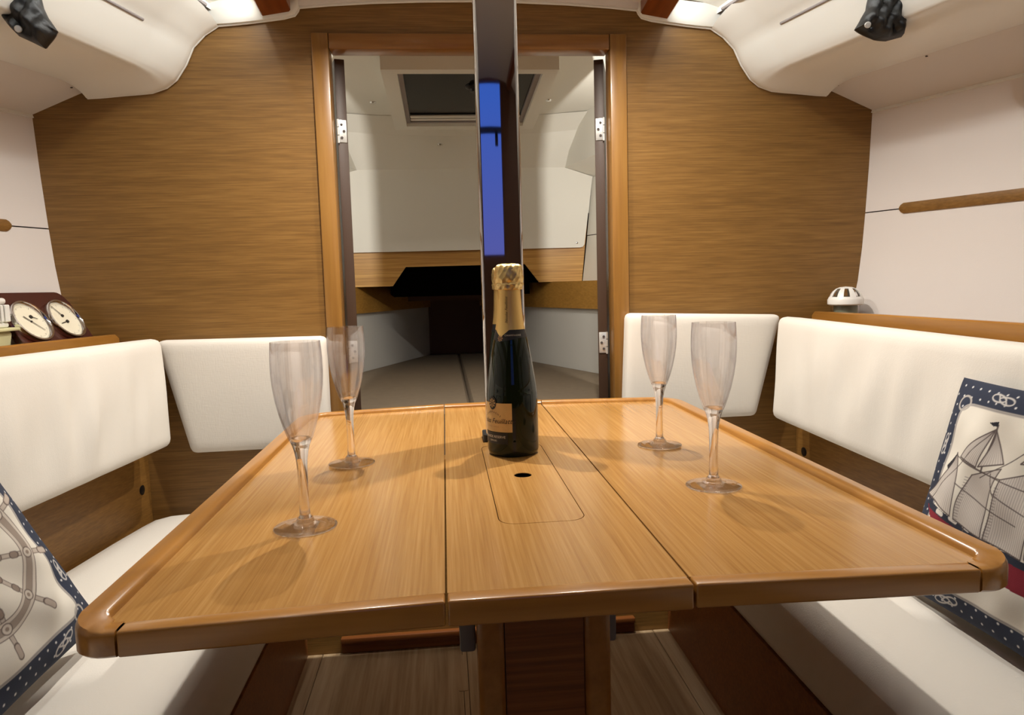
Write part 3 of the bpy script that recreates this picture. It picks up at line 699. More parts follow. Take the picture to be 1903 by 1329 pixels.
# ================================================================== BOTTLE
BX, BY, BZ = 0.0125, 1.2235, 0.7003
bt = thing('champagne_bottle', 'dark green champagne bottle with gold foil neck standing before the steel post', 'bottle', (BX, BY, BZ))
prof = [(0.0, 0.004), (0.030, 0.002), (0.040, 0.0), (0.0435, 0.004), (0.0445, 0.010), (0.0445, 0.095), (0.0436, 0.110), (0.0424, 0.122), (0.0400, 0.138), (0.0373, 0.156), (0.0345, 0.174), (0.0310, 0.192), (0.0268, 0.208), (0.0232, 0.224), (0.0208, 0.242), (0.0196, 0.262), (0.0188, 0.284), (0.0180, 0.300), (0.0, 0.302)]
def smooth_prof(P, n=4):
    o_ = []
    for i in range(len(P)-1):
        p0, p1, p2, p3 = P[max(i-1, 0)], P[i], P[i+1], P[min(i+2, len(P)-1)]
        for k in range(n):
            t_ = k/n
            o_.append(tuple(0.5*((2*p1[j])+(-p0[j]+p2[j])*t_+(2*p0[j]-5*p1[j]+4*p2[j]-p3[j])*t_*t_+(-p0[j]+3*p1[j]-3*p2[j]+p3[j])*t_**3) for j in (0, 1)))
    return o_+[P[-1]]
body_prof = prof[:5]+smooth_prof(prof[4:17], 3)+prof[17:]
MB().lathe(body_prof, BX, BY, BZ, seg=72).build('glass_body', 'bottle', bt, smooth=50)
def bot_r(z):
    P = body_prof
    for (ra, za), (rb, zb) in zip(P[4:], P[5:]):
        if za <= z <= zb and zb > za: return ra+(rb-ra)*(z-za)/(zb-za)
    return 0.019
A0 = math.atan2(0-BY, -0.10-BX)          # direction from the bottle to the viewer
def wrap(verts, ang, zc, rr=None, off=0.0006):
    out_ = []
    for v in verts:
        z = zc+v.y; r = (rr if rr else bot_r(z))+off
        a = A0+ang+v.x/r
        out_.append(Vector((BX+r*math.cos(a), BY+r*math.sin(a), BZ+z)))
    return out_
def sheet(a0, a1, z0, z1, off, n=30, m=6, zf=None):
    rows = []
    for j in range(m+1):
        row = []
        for i in range(n+1):
            a = a0+(a1-a0)*i/n; zz = z0+(z1-z0)*j/m
            if zf: zz = zf(a, j/m)
            r = bot_r(zz)+off; row.append((BX+r*math.cos(A0+a), BY+r*math.sin(A0+a), BZ+zz))
        rows.append(row)
    return rows
LC = -0.86                                # label centre, turned to the left
o = MB().grid(sheet(LC-0.84, LC+0.84, 0.0440, 0.0935, 0.0004)).build('front_label', 'label', bt); o['label'] = 'gold paper front label'
lab = o
def wtext(parent, s, ang, zc, size, mat, shear=0.0, off=0.0009, rr=None, space=1.0, name='lettering'):
    v, f = text_geo(s, size, shear, space); return MB().add(wrap(v, ang, zc, rr, off), f).build(name, mat, parent, smooth=0)
wtext(lab, 'Nicolas Feuillatte', LC+0.02, 0.0590, 0.0122, 'ink', 0.35)
wtext(lab, 'EPERNAY - FRANCE', LC, 0.0520, 0.0032, 'bronze_ink')
word = 'CHAMPAGNE'
for i, ch in enumerate(word):             # arched word
    t_ = (i-4)/4.0; a = LC+t_*0.36; zc = 0.0765-0.0065*t_*t_
    v, f = text_geo(ch, 0.0048); c_, s_ = math.cos(-t_*0.6), math.sin(-t_*0.6)
    v = [Vector((p.x*c_-p.y*s_, p.x*s_+p.y*c_, 0)) for p in v]
    MB().add(wrap(v, a, zc, off=0.0009), f).build('lettering', 'ink', lab, smooth=0)
def disc(ang, zc, rx, ry, off, mat, parent, name, n=28):
    vs = [Vector((0, 0, 0))]+[Vector((rx*math.cos(2*math.pi*i/n), ry*math.sin(2*math.pi*i/n), 0)) for i in range(n)]
    return MB().add(wrap(vs, ang, zc, off=off), [(0, 1+i, 1+(i+1) % n) for i in range(n)]).build(name, mat, parent, smooth=0)
def rosette(ang, zc, R, off, mat, parent):
    vs = []; fs = []
    for k in range(8):
        a = k*math.pi/4; d = Vector((math.cos(a), math.sin(a), 0)); n_ = Vector((-d.y, d.x, 0))
        def quad(p0, p1, w_):
            q = (p1-p0).normalized(); m_ = Vector((-q.y, q.x, 0))*w_; o_ = len(vs)
            vs.extend([p0-m_, p1-m_, p1+m_, p0+m_]); fs.append((o_, o_+1, o_+2, o_+3))
        quad(d*R*0.18, d*R*0.92, R*0.05)
        for t_ in (0.5, 0.72):
            quad(d*R*t_, d*R*(t_+0.16)+n_*R*0.18, R*0.045); quad(d*R*t_, d*R*(t_+0.16)-n_*R*0.18, R*0.045)
    return MB().add(wrap(vs, ang, zc, off=off), fs).build('rosette', mat, parent, smooth=0)
sl = disc(LC+0.02, 0.0935, 0.0088, 0.0115, 0.0011, 'blacklabel', bt, 'seal'); sl['label'] = 'oval black seal with a snowflake rosette'
rosette(LC+0.02, 0.0935, 0.0084, 0.0017, 'label', sl)
o = MB().grid(sheet(LC-0.80, LC+0.66, 0.0235, 0.0430, 0.0004)).build('lower_label', 'blacklabel', bt)
wtext(o, 'GRANDE RESERVE', LC+0.02, 0.0335, 0.0062, 'white_ink')
wtext(o, 'DEMI-SEC', LC+0.02, 0.0275, 0.0040, 'white_ink')
# neck band, foil and hood
TP = -0.62
def bandz(a, t_):
    d = abs(((a-TP+math.pi) % (2*math.pi))-math.pi); up = 0.2215-0.012*max(0, 1-d/0.55); lo = 0.1965+0.006*min(1, d/1.2)
    return lo+(up-lo)*t_
bd = MB().grid(sheet(-math.pi, math.pi, 0, 0, 0.0004, 60, 4, bandz)).build('neck_band', 'blacklabel', bt)
rosette(TP-0.02, 0.2025, 0.0058, 0.0011, 'bronze_ink', bd)
wtext(bd, 'CHAMPAGNE', TP+0.78, 0.2060, 0.0040, 'white_ink', space=1.3)
def foilz(a, t_):
    d = abs(((a-TP+math.pi) % (2*math.pi))-math.pi); lo = 0.2165-0.012*max(0, 1-d/0.55); return lo+(0.286-lo)*t_
fo = MB().grid(sheet(-math.pi, math.pi, 0, 0, 0.0009, 72, 10, foilz)).build('neck_foil', 'goldneck', bt); fo['label'] = 'smooth gold neck foil with vertical script'
v, f = text_geo('Nicolas Feuillatte', 0.0064, 0.35)
v = [Vector((-p.y, p.x, 0)) for p in v]
MB().add(wrap(v, -0.17, 0.2500, off=0.0014), f).build('lettering', 'ink', fo, smooth=0)
rows = []
rnd = random.Random(5)
hp = [(0.0206, 0.284), (0.0232, 0.2845), (0.0236, 0.288), (0.0242, 0.293), (0.0232, 0.2955), (0.0246, 0.302), (0.0243, 0.310), (0.0232, 0.318), (0.0218, 0.3235), (0.0180, 0.3265), (0.010, 0.3280), (0.0, 0.3283)]
for i, (r, z) in enumerate(smooth_prof(hp, 3)):
    row = []
    for j in range(56):
        a = 2*math.pi*j/56
        cr_ = 0.0007*math.sin(a*9+z*260)+0.0006*math.sin(a*17-z*400)+0.0004*math.sin(a*5+1)
        if z < 0.2845 or r < 0.003: cr_ = 0
        row.append((BX+(r+cr_)*math.cos(a), BY+(r+cr_)*math.sin(a), BZ+z+0.4*cr_))
    rows.append(row)
o = MB().grid(rows, closed_u=True).build('foil_hood', 'gold', bt, smooth=25); o['label'] = 'crumpled gold foil hood over the cork'

# ================================================================== WALL THINGS
# dial plaque leaning on the left shelf
PO = Vector((-0.976, 1.870, 0.870)); PB = (Vector((-1.050, 1.870, 1.000))-PO); HB = 0.150; PB.normalize(); PA = Vector((-0.145, -1, 0)).normalized(); PN = PA.cross(PB).normalized()
if PN.x < 0: PN = -PN
pq = thing('weather_station', 'dark mahogany plaque with two round brass-rimmed dials leaning on the left shelf', 'barometer', tuple(PO))
def pl(a, b_, d): return PO+PA*a+PB*b_+PN*d
LP_ = 0.238
def ogee(cx, cy, r, a0, a1): return arc(cx, cy, r, a0, a1, 6)
out2 = [(0.0, 0.0), (LP_, 0.0), (LP_, HB-0.03)]+ogee(LP_-0.026, HB-0.026, 0.026, 0, 90)[1:]+[(0.030, HB)]+[(0.030-0.026*math.sin(math.radians(t_)), HB-0.026+0.026*math.cos(math.radians(t_))) for t_ in (20, 40, 60, 80)]+[(0.0, HB-0.03)]
MB().prism(out2, [], 0.0, 0.014).xf(lambda v: pl(v.x, v.y, v.z-0.0)).build('plaque', 'mahog', pq, smooth=0)
for k, a_ in enumerate((0.066, 0.180)):
    cb = 0.071
    tf = lambda v, a_=a_: pl(a_+v.x, cb+v.y, 0.014+v.z)
    rim = MB().lathe([(0.0525, 0.0), (0.0530, 0.008), (0.0510, 0.013), (0.0475, 0.0135), (0.0445, 0.0105), (0.0435, 0.006)], seg=48).xf(tf).build('dial_rim', 'chrome', pq, smooth=50)
    rim['label'] = 'brushed brass-silver dial rim'
    fc = MB().lathe([(0.0, 0.0055), (0.0440, 0.0055)], seg=48).xf(tf).build('dial_face', 'dial', pq)
    tk = MB()
    for i in range(60):
        t_ = i*math.pi/30; l0 = 0.036 if i % 5 == 0 else 0.038; ww = 0.0005 if i % 5 == 0 else 0.00025
        if k == 1 and 20 < i < 26: continue
        d = Vector((math.cos(t_), math.sin(t_), 0)); n_ = Vector((-d.y, d.x, 0))*ww
        tk.add([tf(d*l0-n_+Vector((0, 0, 0.0059))), tf(d*0.0405-n_+Vector((0, 0, 0.0059))), tf(d*0.0405+n_+Vector((0, 0, 0.0059))), tf(d*l0+n_+Vector((0, 0, 0.0059)))], [(0, 1, 2, 3)])
    tk.build('scale_marks', 'dialink', fc, smooth=0)
    def hand(ang, l0, l1, c, hub, nm='hand'):
        d = Vector((math.cos(ang), math.sin(ang), 0)); n_ = Vector((-d.y, d.x, 0)); c = Vector((c[0], c[1], 0.0075))
        m_ = MB().add([tf(c-d*l0-n_*0.0013), tf(c+d*l1-n_*0.0007), tf(c+d*l1+n_*0.0007), tf(c-d*l0+n_*0.0013)], [(0, 1, 2, 3)])
        m_.lathe([(0.0, 0.0015), (hub, 0.001), (hub, -0.002)], c.x, c.y, c.z, seg=14) if False else None
        h_ = MB().lathe([(0.0, 0.0015), (hub, 0.001), (hub, -0.0018)], seg=14).xf(lambda v: tf(Vector((v.x+c.x, v.y+c.y, v.z+c.z))))
        m_.add(h_.v, h_.f); m_.build(nm, 'ink', fc, smooth=0)
    # a grows aft (to the viewer's left): +a is left
    if k == 0: hand(math.radians(60), 0.0, 0.033, (0.003, 0.010), 0.0036); hand(math.radians(-10), 0.0, 0.024, (-0.001, -0.006), 0.0040)
    else:
        hand(math.radians(225), 0.020, 0.034, (0.0, 0.0), 0.0020); hand(math.radians(200), 0.0, 0.018, (-0.008, 0.012), 0.0042)
# moisture absorber with slotted white cover at the left edge
def shift(o, dx, dy):
    for ob in (o,): ob.location = (ob.location.x+dx, ob.location.y+dy, ob.location.z)
ab = thing('moisture_absorber', 'white slotted cover on a cream tub at the left end of the shelf', 'dehumidifier', (-0.975, 1.40, 0.866))
def taper(x0, x1, y0, y1, z0, z1, k):
    def fn(v):
        f_ = (v.z-z0)/(z1-z0); cx, cy = (x0+x1)/2, (y0+y1)/2; q = k+(1-k)*f_
        return Vector((cx+(v.x-cx)*q, cy+(v.y-cy)*q, v.z))
    return fn
MB().box(-1.05, -0.955, 1.335, 1.462, 0.8665, 0.925, 0.008, 3, fn=taper(-1.05, -0.955, 1.335, 1.462, 0.8665, 0.925, 0.86)).build('tub', 'cream', ab)
MB().box(-1.060, -0.945, 1.326, 1.472, 0.9252, 0.9325, 0.003, 2).build('tub_lip', 'cream', ab)
mb = MB().box(-1.052, -0.962, 1.336, 1.462, 0.933, 0.944, 0.004, 2)
mb.box(-1.044, -0.958, 1.345, 1.453, 0.982, 0.996, 0.006, 3)
mb.build('cover_plate', 'plasticw', ab)
rb = MB()
for i in range(8):
    y = 1.352+i*0.0138
    rb.box(-0.968, -0.957, y-0.0035, y+0.0035, 0.9445, 0.9815, 0.002, 1)
for y in (1.343, 1.455):
    for x in (-1.045, -0.963): rb.box(x-0.006, x+0.006, y-0.006, y+0.006, 0.9445, 0.9815, 0.002, 1)
for i in range(5):
    x = -1.032+i*0.014
    for y in (1.343, 1.455): rb.box(x-0.0035, x+0.0035, y-0.0045, y+0.0045, 0.9445, 0.9815, 0.002, 1)
rb.build('cover_bars', 'plasticw', ab)
MB().box(-1.038, -0.974, 1.356, 1.444, 0.9335, 0.975, 0.004).build('refill_block', 'black', ab)
shift(ab, -0.067, 0.163)
# dome-capped jar on the right shelf
dm = (0.985, 1.842, 0.867)
dj = thing('moisture_absorber', 'small jar with domed slotted white cap at the far end of the right shelf', 'dehumidifier', dm)
MB().lathe([(0.0, 0.0), (0.033, 0.0), (0.036, 0.004), (0.036, 0.050), (0.030, 0.056)], *dm, seg=36).build('jar', MT['clear'], dj)
MB().lathe([(0.0, 0.002), (0.030, 0.002), (0.030, 0.064), (0.0, 0.066)], *dm, seg=24).build('filling', plain('grey_green_filling', (120, 122, 100), 0.8), dj)
capp = [(0.043, 0.048), (0.0455, 0.050), (0.0455, 0.062), (0.044, 0.065), (0.0415, 0.070), (0.038, 0.078), (0.033, 0.085), (0.025, 0.0915), (0.015, 0.0955), (0.0, 0.097)]
def slot(i, j): return 4 <= i <= 6 and (j % 6) in (1, 2, 3)
cp_ = MB().lathe(capp, *dm, seg=48, skip=slot)
cp_.lathe([(r-0.002 if r > 0.002 else 0, z-0.0012) for r, z in capp], *dm, seg=48, skip=slot)
cp_.build('cap', 'plasticw', dj, smooth=50)

# black fabric covers with a snap button under the side liners
COVL = [(-0.8178, 1.5018), (-0.8223, 1.494), (-0.8436, 1.4695), (-0.8637, 1.4802), (-0.8892, 1.4927), (-0.9029, 1.509), (-0.9143, 1.5282), (-0.9118, 1.5742), (-0.8787, 1.5861), (-0.8464, 1.5769), (-0.8423, 1.5481), (-0.8345, 1.5288)]
SNL = (-0.8738, 1.496)
COVR = [(0.7932, 1.5137), (0.8081, 1.5386), (0.8195, 1.5569), (0.8246, 1.5892), (0.8574, 1.6034), (0.8957, 1.5931), (0.9027, 1.5609), (0.9059, 1.5328), (0.8985, 1.498), (0.8628, 1.4891), (0.8389, 1.4912), (0.8125, 1.5019)]
SNR = (0.8036, 1.5124)
def cover(s, outline, yc, label, seed, snap):
    """outline: points (x, z) of the hanging cloth, about as seen from the table"""
    cx = sum(p[0] for p in outline)/len(outline); cz = sum(p[1] for p in outline)/len(outline)
    root = thing('lamp_cover', label, 'cover', (cx, yc, cz))
    rnd = random.Random(seed); ph = [rnd.uniform(0, 6.3) for _ in range(8)]
    pts = []
    for (a, b_), (c, d) in zip(outline, outline[1:]+outline[:1]):
        for k in range(5): t_ = k/5; pts.append((a+(c-a)*t_, b_+(d-b_)*t_))
    rows = []
    n_ = 14
    def fold(x, z): 
        q = (x-cx)*70; r_ = (z-cz)*70
        return 0.008*abs(math.sin(q*0.9+r_*0.55+ph[0]))+0.006*abs(math.sin(q*1.7-r_*0.8+ph[1]))+0.003*math.sin(r_*2.3+q*2.1+ph[2])
    for side in (1, -1):
        for i in range(n_+1):
            f_ = i/n_ if side == 1 else 1-i/n_
            if side == -1 and i == 0: continue
            th = math.sqrt(max(0, 1-f_*f_)); row = []
            for (x, z) in pts:
                xx, zz = cx+(x-cx)*f_, cz+(z-cz)*f_
                row.append((xx, yc-side*(0.022*th)-(fold(xx, zz)*(1 if side == 1 else 0.3)*min(1, th*1.6)*side), zz))
            rows.append(row)
    MB().grid(rows, closed_u=True).build('fabric_bag', 'blackfab', root, smooth=40)
    q = Vector((snap[0], yc-0.030, snap[1]))
    sb = MB().lathe([(0.0, 0.0025), (0.005, 0.0022), (0.0065, 0.0), (0.0065, -0.004)], seg=16)
    dirv = (Vector((-0.10, 0, 0.99))-q).normalized(); rot = dirv.to_track_quat('Z', 'Y').to_matrix()
    sb.xf(lambda v: q+rot @ v); sb.build('snap_button', 'satin', root)
    return root
cover(-1, COVL, 1.50, 'crumpled black fabric lamp cover hanging at the top left', 4, SNL)
cover(1, COVR, 1.50, 'crumpled black fabric lamp cover hanging at the top right', 9, SNR)

# small dark screw holes in the soffits
for (sg, b_, y) in ((1, 0.957, 1.868), (1, 0.953, 1.608), (-1, 0.962, 1.865)):
    zz = 1.473+(1.02-b_)*(1.507-1.473)/0.08-0.03*(YB-y)
    MB().lathe([(0.0, -0.0012), (0.0028, -0.0010), (0.0032, 0.001)], sg*(b_+wide(y)), y, zz, seg=12).build('screw_hole', 'jointdark', ce)

# ================================================================== PILLOWS
N = 380
class Canvas:
    T = staticmethod(lambda p: p)
    def __init__(s, col):
        s.a = np.zeros((N, N, 3)); s.a[:] = lin(col)[:3]
        s.X, s.Y = np.meshgrid((np.arange(N)+0.5)/N, (np.arange(N)+0.5)/N)
    def put(s, m, col, al=1.0):
        m = np.clip(m, 0, 1)[..., None]*al; s.a = s.a*(1-m)+np.array(lin(col)[:3])*m
    def line(s, pts, w_, col, al=1.0):
        pts = [s.T(p) for p in pts]
        m = np.zeros((N, N))
        for (x0, y0), (x1, y1) in zip(pts, pts[1:]):
            dx, dy = x1-x0, y1-y0; L2 = dx*dx+dy*dy+1e-12
            t_ = np.clip(((s.X-x0)*dx+(s.Y-y0)*dy)/L2, 0, 1)
            d = np.hypot(s.X-x0-t_*dx, s.Y-y0-t_*dy); m = np.maximum(m, np.clip((w_/2-d)*N+0.5, 0, 1))
        s.put(m, col, al)
    def poly(s, pts, col, al=1.0):
        pts = [s.T(p) for p in pts]
        ins = np.zeros((N, N), bool); n = len(pts)
        for i in range(n):
            x0, y0 = pts[i]; x1, y1 = pts[(i+1) % n]
            if y0 == y1: continue
            c = ((y0 > s.Y) != (y1 > s.Y)) & (s.X < (x1-x0)*(s.Y-y0)/(y1-y0)+x0); ins ^= c
        s.put(ins.astype(float), col, al)
    def ring(s, cx, cy, r, w_, col, al=1.0, rx=1.0, ry=1.0):
        d = np.abs(np.hypot((s.X-cx)/rx, (s.Y-cy)/ry)-r); s.put(np.clip((w_/2-d)*N+0.5, 0, 1), col, al)
    def disc(s, cx, cy, r, col, al=1.0, rx=1.0, ry=1.0):
        s.put(np.clip((r-np.hypot((s.X-cx)/rx, (s.Y-cy)/ry))*N+0.5, 0, 1), col, al)
NAVY = (42, 49, 68); CREAM = (228, 222, 210); ROPE = (178, 172, 166); BRN = (150, 134, 122); INK = (104, 90, 84)
def bez(p0, p1, p2, n=12): return [((1-t)**2*p0[0]+2*t*(1-t)*p1[0]+t*t*p2[0], (1-t)**2*p0[1]+2*t*(1-t)*p1[1]+t*t*p2[1]) for t in [i/n for i in range(n+1)]]
def bordered(bw):
    c = Canvas(NAVY)
    k = 0
    st = 0.044
    for i in range(int(1/st)+1):
        for j in range(int(1/st)+1):
            x = (i+0.5*(j % 2))*st*1.15; y = j*st
            if x < bw+0.01 or x > 1-bw-0.01 or y < bw+0.01 or y > 1-bw-0.01:
                xx = np.hypot(c.X-x, c.Y-y) if 0 < x < 1 else None
                if xx is not None:
                    m = np.clip((0.0048-xx)*N+0.5, 0, 1); c.put(m, (215, 214, 214))
    cr = 0.05
    inner = []
    for (cx, cy, a0) in ((1-bw-cr, 1-bw-cr, 0), (bw+cr, 1-bw-cr, 90), (bw+cr, bw+cr, 180), (1-bw-cr, bw+cr, 270)):
        inner += arc(cx, cy, cr, a0, a0+90, 6)
    c.poly(inner, CREAM); c.line(inner+[inner[0]], 0.012, ROPE); c.line(inner+[inner[0]], 0.004, (120, 116, 116), 0.6)
    def knot(x, y, ang, sc_=1.0):
        ca, sa = math.cos(ang), math.sin(ang)
        def P(u, v): return (x+(u*ca-v*sa)*sc_, y+(u*sa+v*ca)*sc_)
        for w1, c1 in ((0.0085, (92, 94, 104)), (0.0060, (196, 192, 188))):
            for sgn in (-1, 1):
                loop = [P(sgn*(-0.018+0.080*(0.5-0.5*math.cos(t))), (0.019-0.004*math.cos(t))*math.sin(t)*0.8) for t in [i*2*math.pi/26 for i in range(27)]]
                c.line(loop, w1, c1)
                c.line([P(-sgn*0.018, 0), P(-sgn*0.036, 0.016*sgn)], w1, c1)
    for t in (0.30, 0.75):
        knot(t, bw*0.52, 0.3); knot(t, 1-bw*0.52, -0.1); knot(bw*0.55, t-0.05, math.pi/2, 0.75); knot(1-bw*0.55, t, math.pi/2, 0.75)
    for (x, y) in ((bw, 1-bw), (1-bw, 1-bw), (bw, bw), (1-bw, bw)): c.ring(x, y, 0.032, 0.009, ROPE)
    return c
def art_wheel():
    c = bordered(0.115); cx, cy = 0.55, 0.54
    for k in range(10):
        a = k*math.pi/5+0.28; d = (math.cos(a), math.sin(a))
        P = lambda r: (cx+d[0]*r, cy+d[1]*r)
        c.line([P(0.07), P(0.26)], 0.020, INK); c.line([P(0.07), P(0.26)], 0.014, (196, 184, 172))
        for r in (0.12, 0.20): c.line([P(r), P(r+0.015)], 0.028, INK); c.line([P(r+0.002), P(r+0.013)], 0.022, BRN)
        c.line([P(0.30), P(0.375)], 0.022, INK); c.line([P(0.302), P(0.373)], 0.016, (190, 178, 166)); c.line([P(0.345), P(0.385)], 0.030, INK); c.line([P(0.348), P(0.383)], 0.023, (182, 168, 156))
    c.ring(cx, cy, 0.270, 0.062, INK); c.ring(cx, cy, 0.270, 0.055, (206, 196, 184)); c.ring(cx, cy, 0.270, 0.030, INK, 0.8); c.ring(cx, cy, 0.270, 0.025, (156, 142, 130))
    for k in range(10):
        a = k*math.pi/5+0.28; c.disc(cx+0.27*math.cos(a), cy+0.27*math.sin(a), 0.022, INK); c.disc(cx+0.27*math.cos(a), cy+0.27*math.sin(a), 0.018, (206, 196, 184)); c.disc(cx+0.27*math.cos(a), cy+0.27*math.sin(a), 0.008, BRN)
    c.disc(cx, cy, 0.085, INK); c.disc(cx, cy, 0.080, (200, 188, 176)); c.disc(cx, cy, 0.045, INK); c.disc(cx, cy, 0.040, (160, 146, 134)); c.disc(cx, cy, 0.014, INK)
    return c
def art_ship():
    c = bordered(0.105); D = (92, 80, 78); c.T = lambda p: (0.04+(p[0]-0.04)*1.13, p[1]+0.02*(p[1]-0.2)/0.6)
    def sail(e0, e1, n=16, fill=(214, 206, 198)):     # two edges as point lists of equal length
        c.poly(e0+e1[::-1], fill)
        for i in range(n+1):
            t_ = i/n; c.line([(a[0]*(1-t_)+b[0]*t_, a[1]*(1-t_)+b[1]*t_) for a, b in zip(e0, e1)], 0.0028, (150, 140, 134), 0.75)
        c.line(e0, 0.006, D); c.line(e1, 0.006, D); c.line([e0[0], e1[0]], 0.005, D); c.line([e0[-1], e1[-1]], 0.006, D)
    # hull
    c.poly([(0.06, 0.415), (0.20, 0.385), (0.45, 0.345), (0.70, 0.33), (0.88, 0.375), (0.84, 0.27), (0.66, 0.235), (0.40, 0.25), (0.20, 0.31), (0.10, 0.375)], (128, 28, 44))
    c.poly([(0.06, 0.43), (0.20, 0.405), (0.45, 0.365), (0.70, 0.35), (0.89, 0.395), (0.88, 0.365), (0.70, 0.322), (0.45, 0.335), (0.20, 0.375), (0.08, 0.40)], (38, 44, 60))
    for i in range(9): x = 0.14+i*0.08; c.line([(x, 0.403-0.35*(x-0.14)*0.18), (x+0.03, 0.398-0.35*(x-0.14)*0.18)], 0.022, (220, 214, 206))
    # masts
    for x0, x1, yt in ((0.30, 0.305, 0.82), (0.56, 0.565, 0.86)): c.line([(x0, 0.37), (x1, yt)], 0.009, D)
    c.poly([(0.305, 0.835), (0.262, 0.822), (0.285, 0.812), (0.305, 0.815)], (30, 30, 40))
    # jibs, left
    sail(bez((0.150, 0.665), (0.135, 0.55), (0.035, 0.455)), bez((0.150, 0.665), (0.215, 0.58), (0.215, 0.405)), 14)
    sail(bez((0.300, 0.80), (0.22, 0.74), (0.180, 0.655)), bez((0.300, 0.80), (0.285, 0.72), (0.275, 0.635)), 10)
    sail(bez((0.305, 0.80), (0.315, 0.72), (0.285, 0.64)), bez((0.305, 0.80), (0.34, 0.74), (0.385, 0.68)), 9)
    # gaff sails
    sail(bez((0.265, 0.60), (0.22, 0.50), (0.235, 0.40)), bez((0.385, 0.660), (0.36, 0.53), (0.385, 0.375)), 18)
    sail(bez((0.400, 0.62), (0.39, 0.50), (0.395, 0.375)), bez((0.545, 0.70), (0.56, 0.52), (0.545, 0.36)), 18)
    sail(bez((0.575, 0.72), (0.585, 0.52), (0.580, 0.36)), bez((0.740, 0.62), (0.80, 0.50), (0.850, 0.40)), 18)
    sail(bez((0.565, 0.84), (0.52, 0.78), (0.455, 0.70)), bez((0.565, 0.84), (0.575, 0.78), (0.60, 0.72)), 8)
    c.poly([(0.115, 0.60), (0.150, 0.665), (0.145, 0.625), (0.128, 0.585)], (44, 40, 44))
    for p, q in (((0.15, 0.655), (0.55, 0.60)), ((0.19, 0.645), (0.40, 0.62)), ((0.20, 0.545), (0.50, 0.47)), ((0.30, 0.80), (0.06, 0.43)), ((0.565, 0.85), (0.305, 0.60)), ((0.38, 0.56), (0.62, 0.50)), ((0.565, 0.84), (0.89, 0.40)), ((0.35, 0.63), (0.39, 0.55))):
        c.line(bez(p, ((p[0]+q[0])/2, (p[1]+q[1])/2-0.015), q), 0.0045, D)
    for x in (0.245, 0.40, 0.57):
        for i in range(18): c.line([(x-0.009, 0.38+i*0.012), (x+0.009, 0.38+i*0.012)], 0.003, D, 0.7)
    c.line([(0.035, 0.455), (0.14, 0.425)], 0.006, D)
    c.poly([(0.3, 0.14), (0.36, 0.30), (0.45, 0.22), (0.6, 0.19), (0.8, 0.14)], CREAM, 0.0)
    return c
def pillow(name, label, corners, normal, thick, canvas, seed):
    """corners: BL, BR, TR, TL as seen from the front"""
    A, B, C_, D_ = [Vector(q) for q in corners]; nrm = Vector(normal).normalized()
    n = 200
    rnd = random.Random(seed); ph = [rnd.uniform(0, 6.3) for _ in range(8)]
    u = np.linspace(0, 1, n); U, V = np.meshgrid(u, u)
    U_ = 0.5-0.5*np.cos(np.pi*U)*0.35-(0.5-U)*0.65*1.0
    U_ = U; V_ = V
    prof_ = (np.clip(4*U*(1-U), 0, 1)**0.42)*(np.clip(4*V*(1-V), 0, 1)**0.42)
    pinch = 0.045
    Uu = 0.5+(U-0.5)*(1-pinch*np.sin(np.pi*V)); Vv = 0.5+(V-0.5)*(1-pinch*np.sin(np.pi*U))
    w_ = 0.0035*np.sin(Uu*23+Vv*9+ph[0])*np.sin(Vv*17-Uu*5+ph[1])+0.003*np.sin((Uu-Vv)*31+ph[2])*np.exp(-((Uu-1)**2+(Vv)**2)/0.15)+0.003*np.sin((Uu+Vv)*35+ph[3])*np.exp(-((Uu)**2+(Vv)**2)/0.12)
    e = np.clip(np.minimum(np.minimum(U, 1-U), np.minimum(V, 1-V))/0.12, 0, 1)
    base = np.array(A)[None, None]*((1-Uu)*(1-Vv))[..., None]+np.array(B)*(Uu*(1-Vv))[..., None]+np.array(C_)*(Uu*Vv)[..., None]+np.array(D_)*((1-Uu)*Vv)[..., None]
    nn = np.array(nrm)
    front = base+nn*((thick*0.5*prof_+w_*e))[..., None]
    back = base-nn*((thick*0.5*prof_))[..., None]
    root = thing(name, label, 'pillow', tuple((A+B)/2))
    org = np.array(world_loc(root))
    def mk(nm, arr, cols, mat, flip):
        me = bpy.data.meshes.new(nm); vs_ = (arr-org).reshape(-1, 3)
        i, j = np.meshgrid(np.arange(n-1), np.arange(n-1), indexing='ij'); a = i*n+j
        q = np.stack([a, a+1, a+n+1, a+n], -1).reshape(-1, 4)
        if flip: q = q[:, ::-1]
        me.from_pydata(vs_.tolist(), [], q.tolist()); me.shade_smooth()
        if cols is not None:
            at = me.color_attributes.new('print', 'FLOAT_COLOR', 'POINT')
            at.data.foreach_set('color', np.concatenate([cols.reshape(-1, 3), np.ones((n*n, 1))], 1).astype(np.float32).ravel())
        me.materials.append(MT[mat]); o = bpy.data.objects.new(nm, me); COL.objects.link(o); o.parent = root; return o
    # sample the print
    n2 = n
    return mk, front, back, canvas, root, n
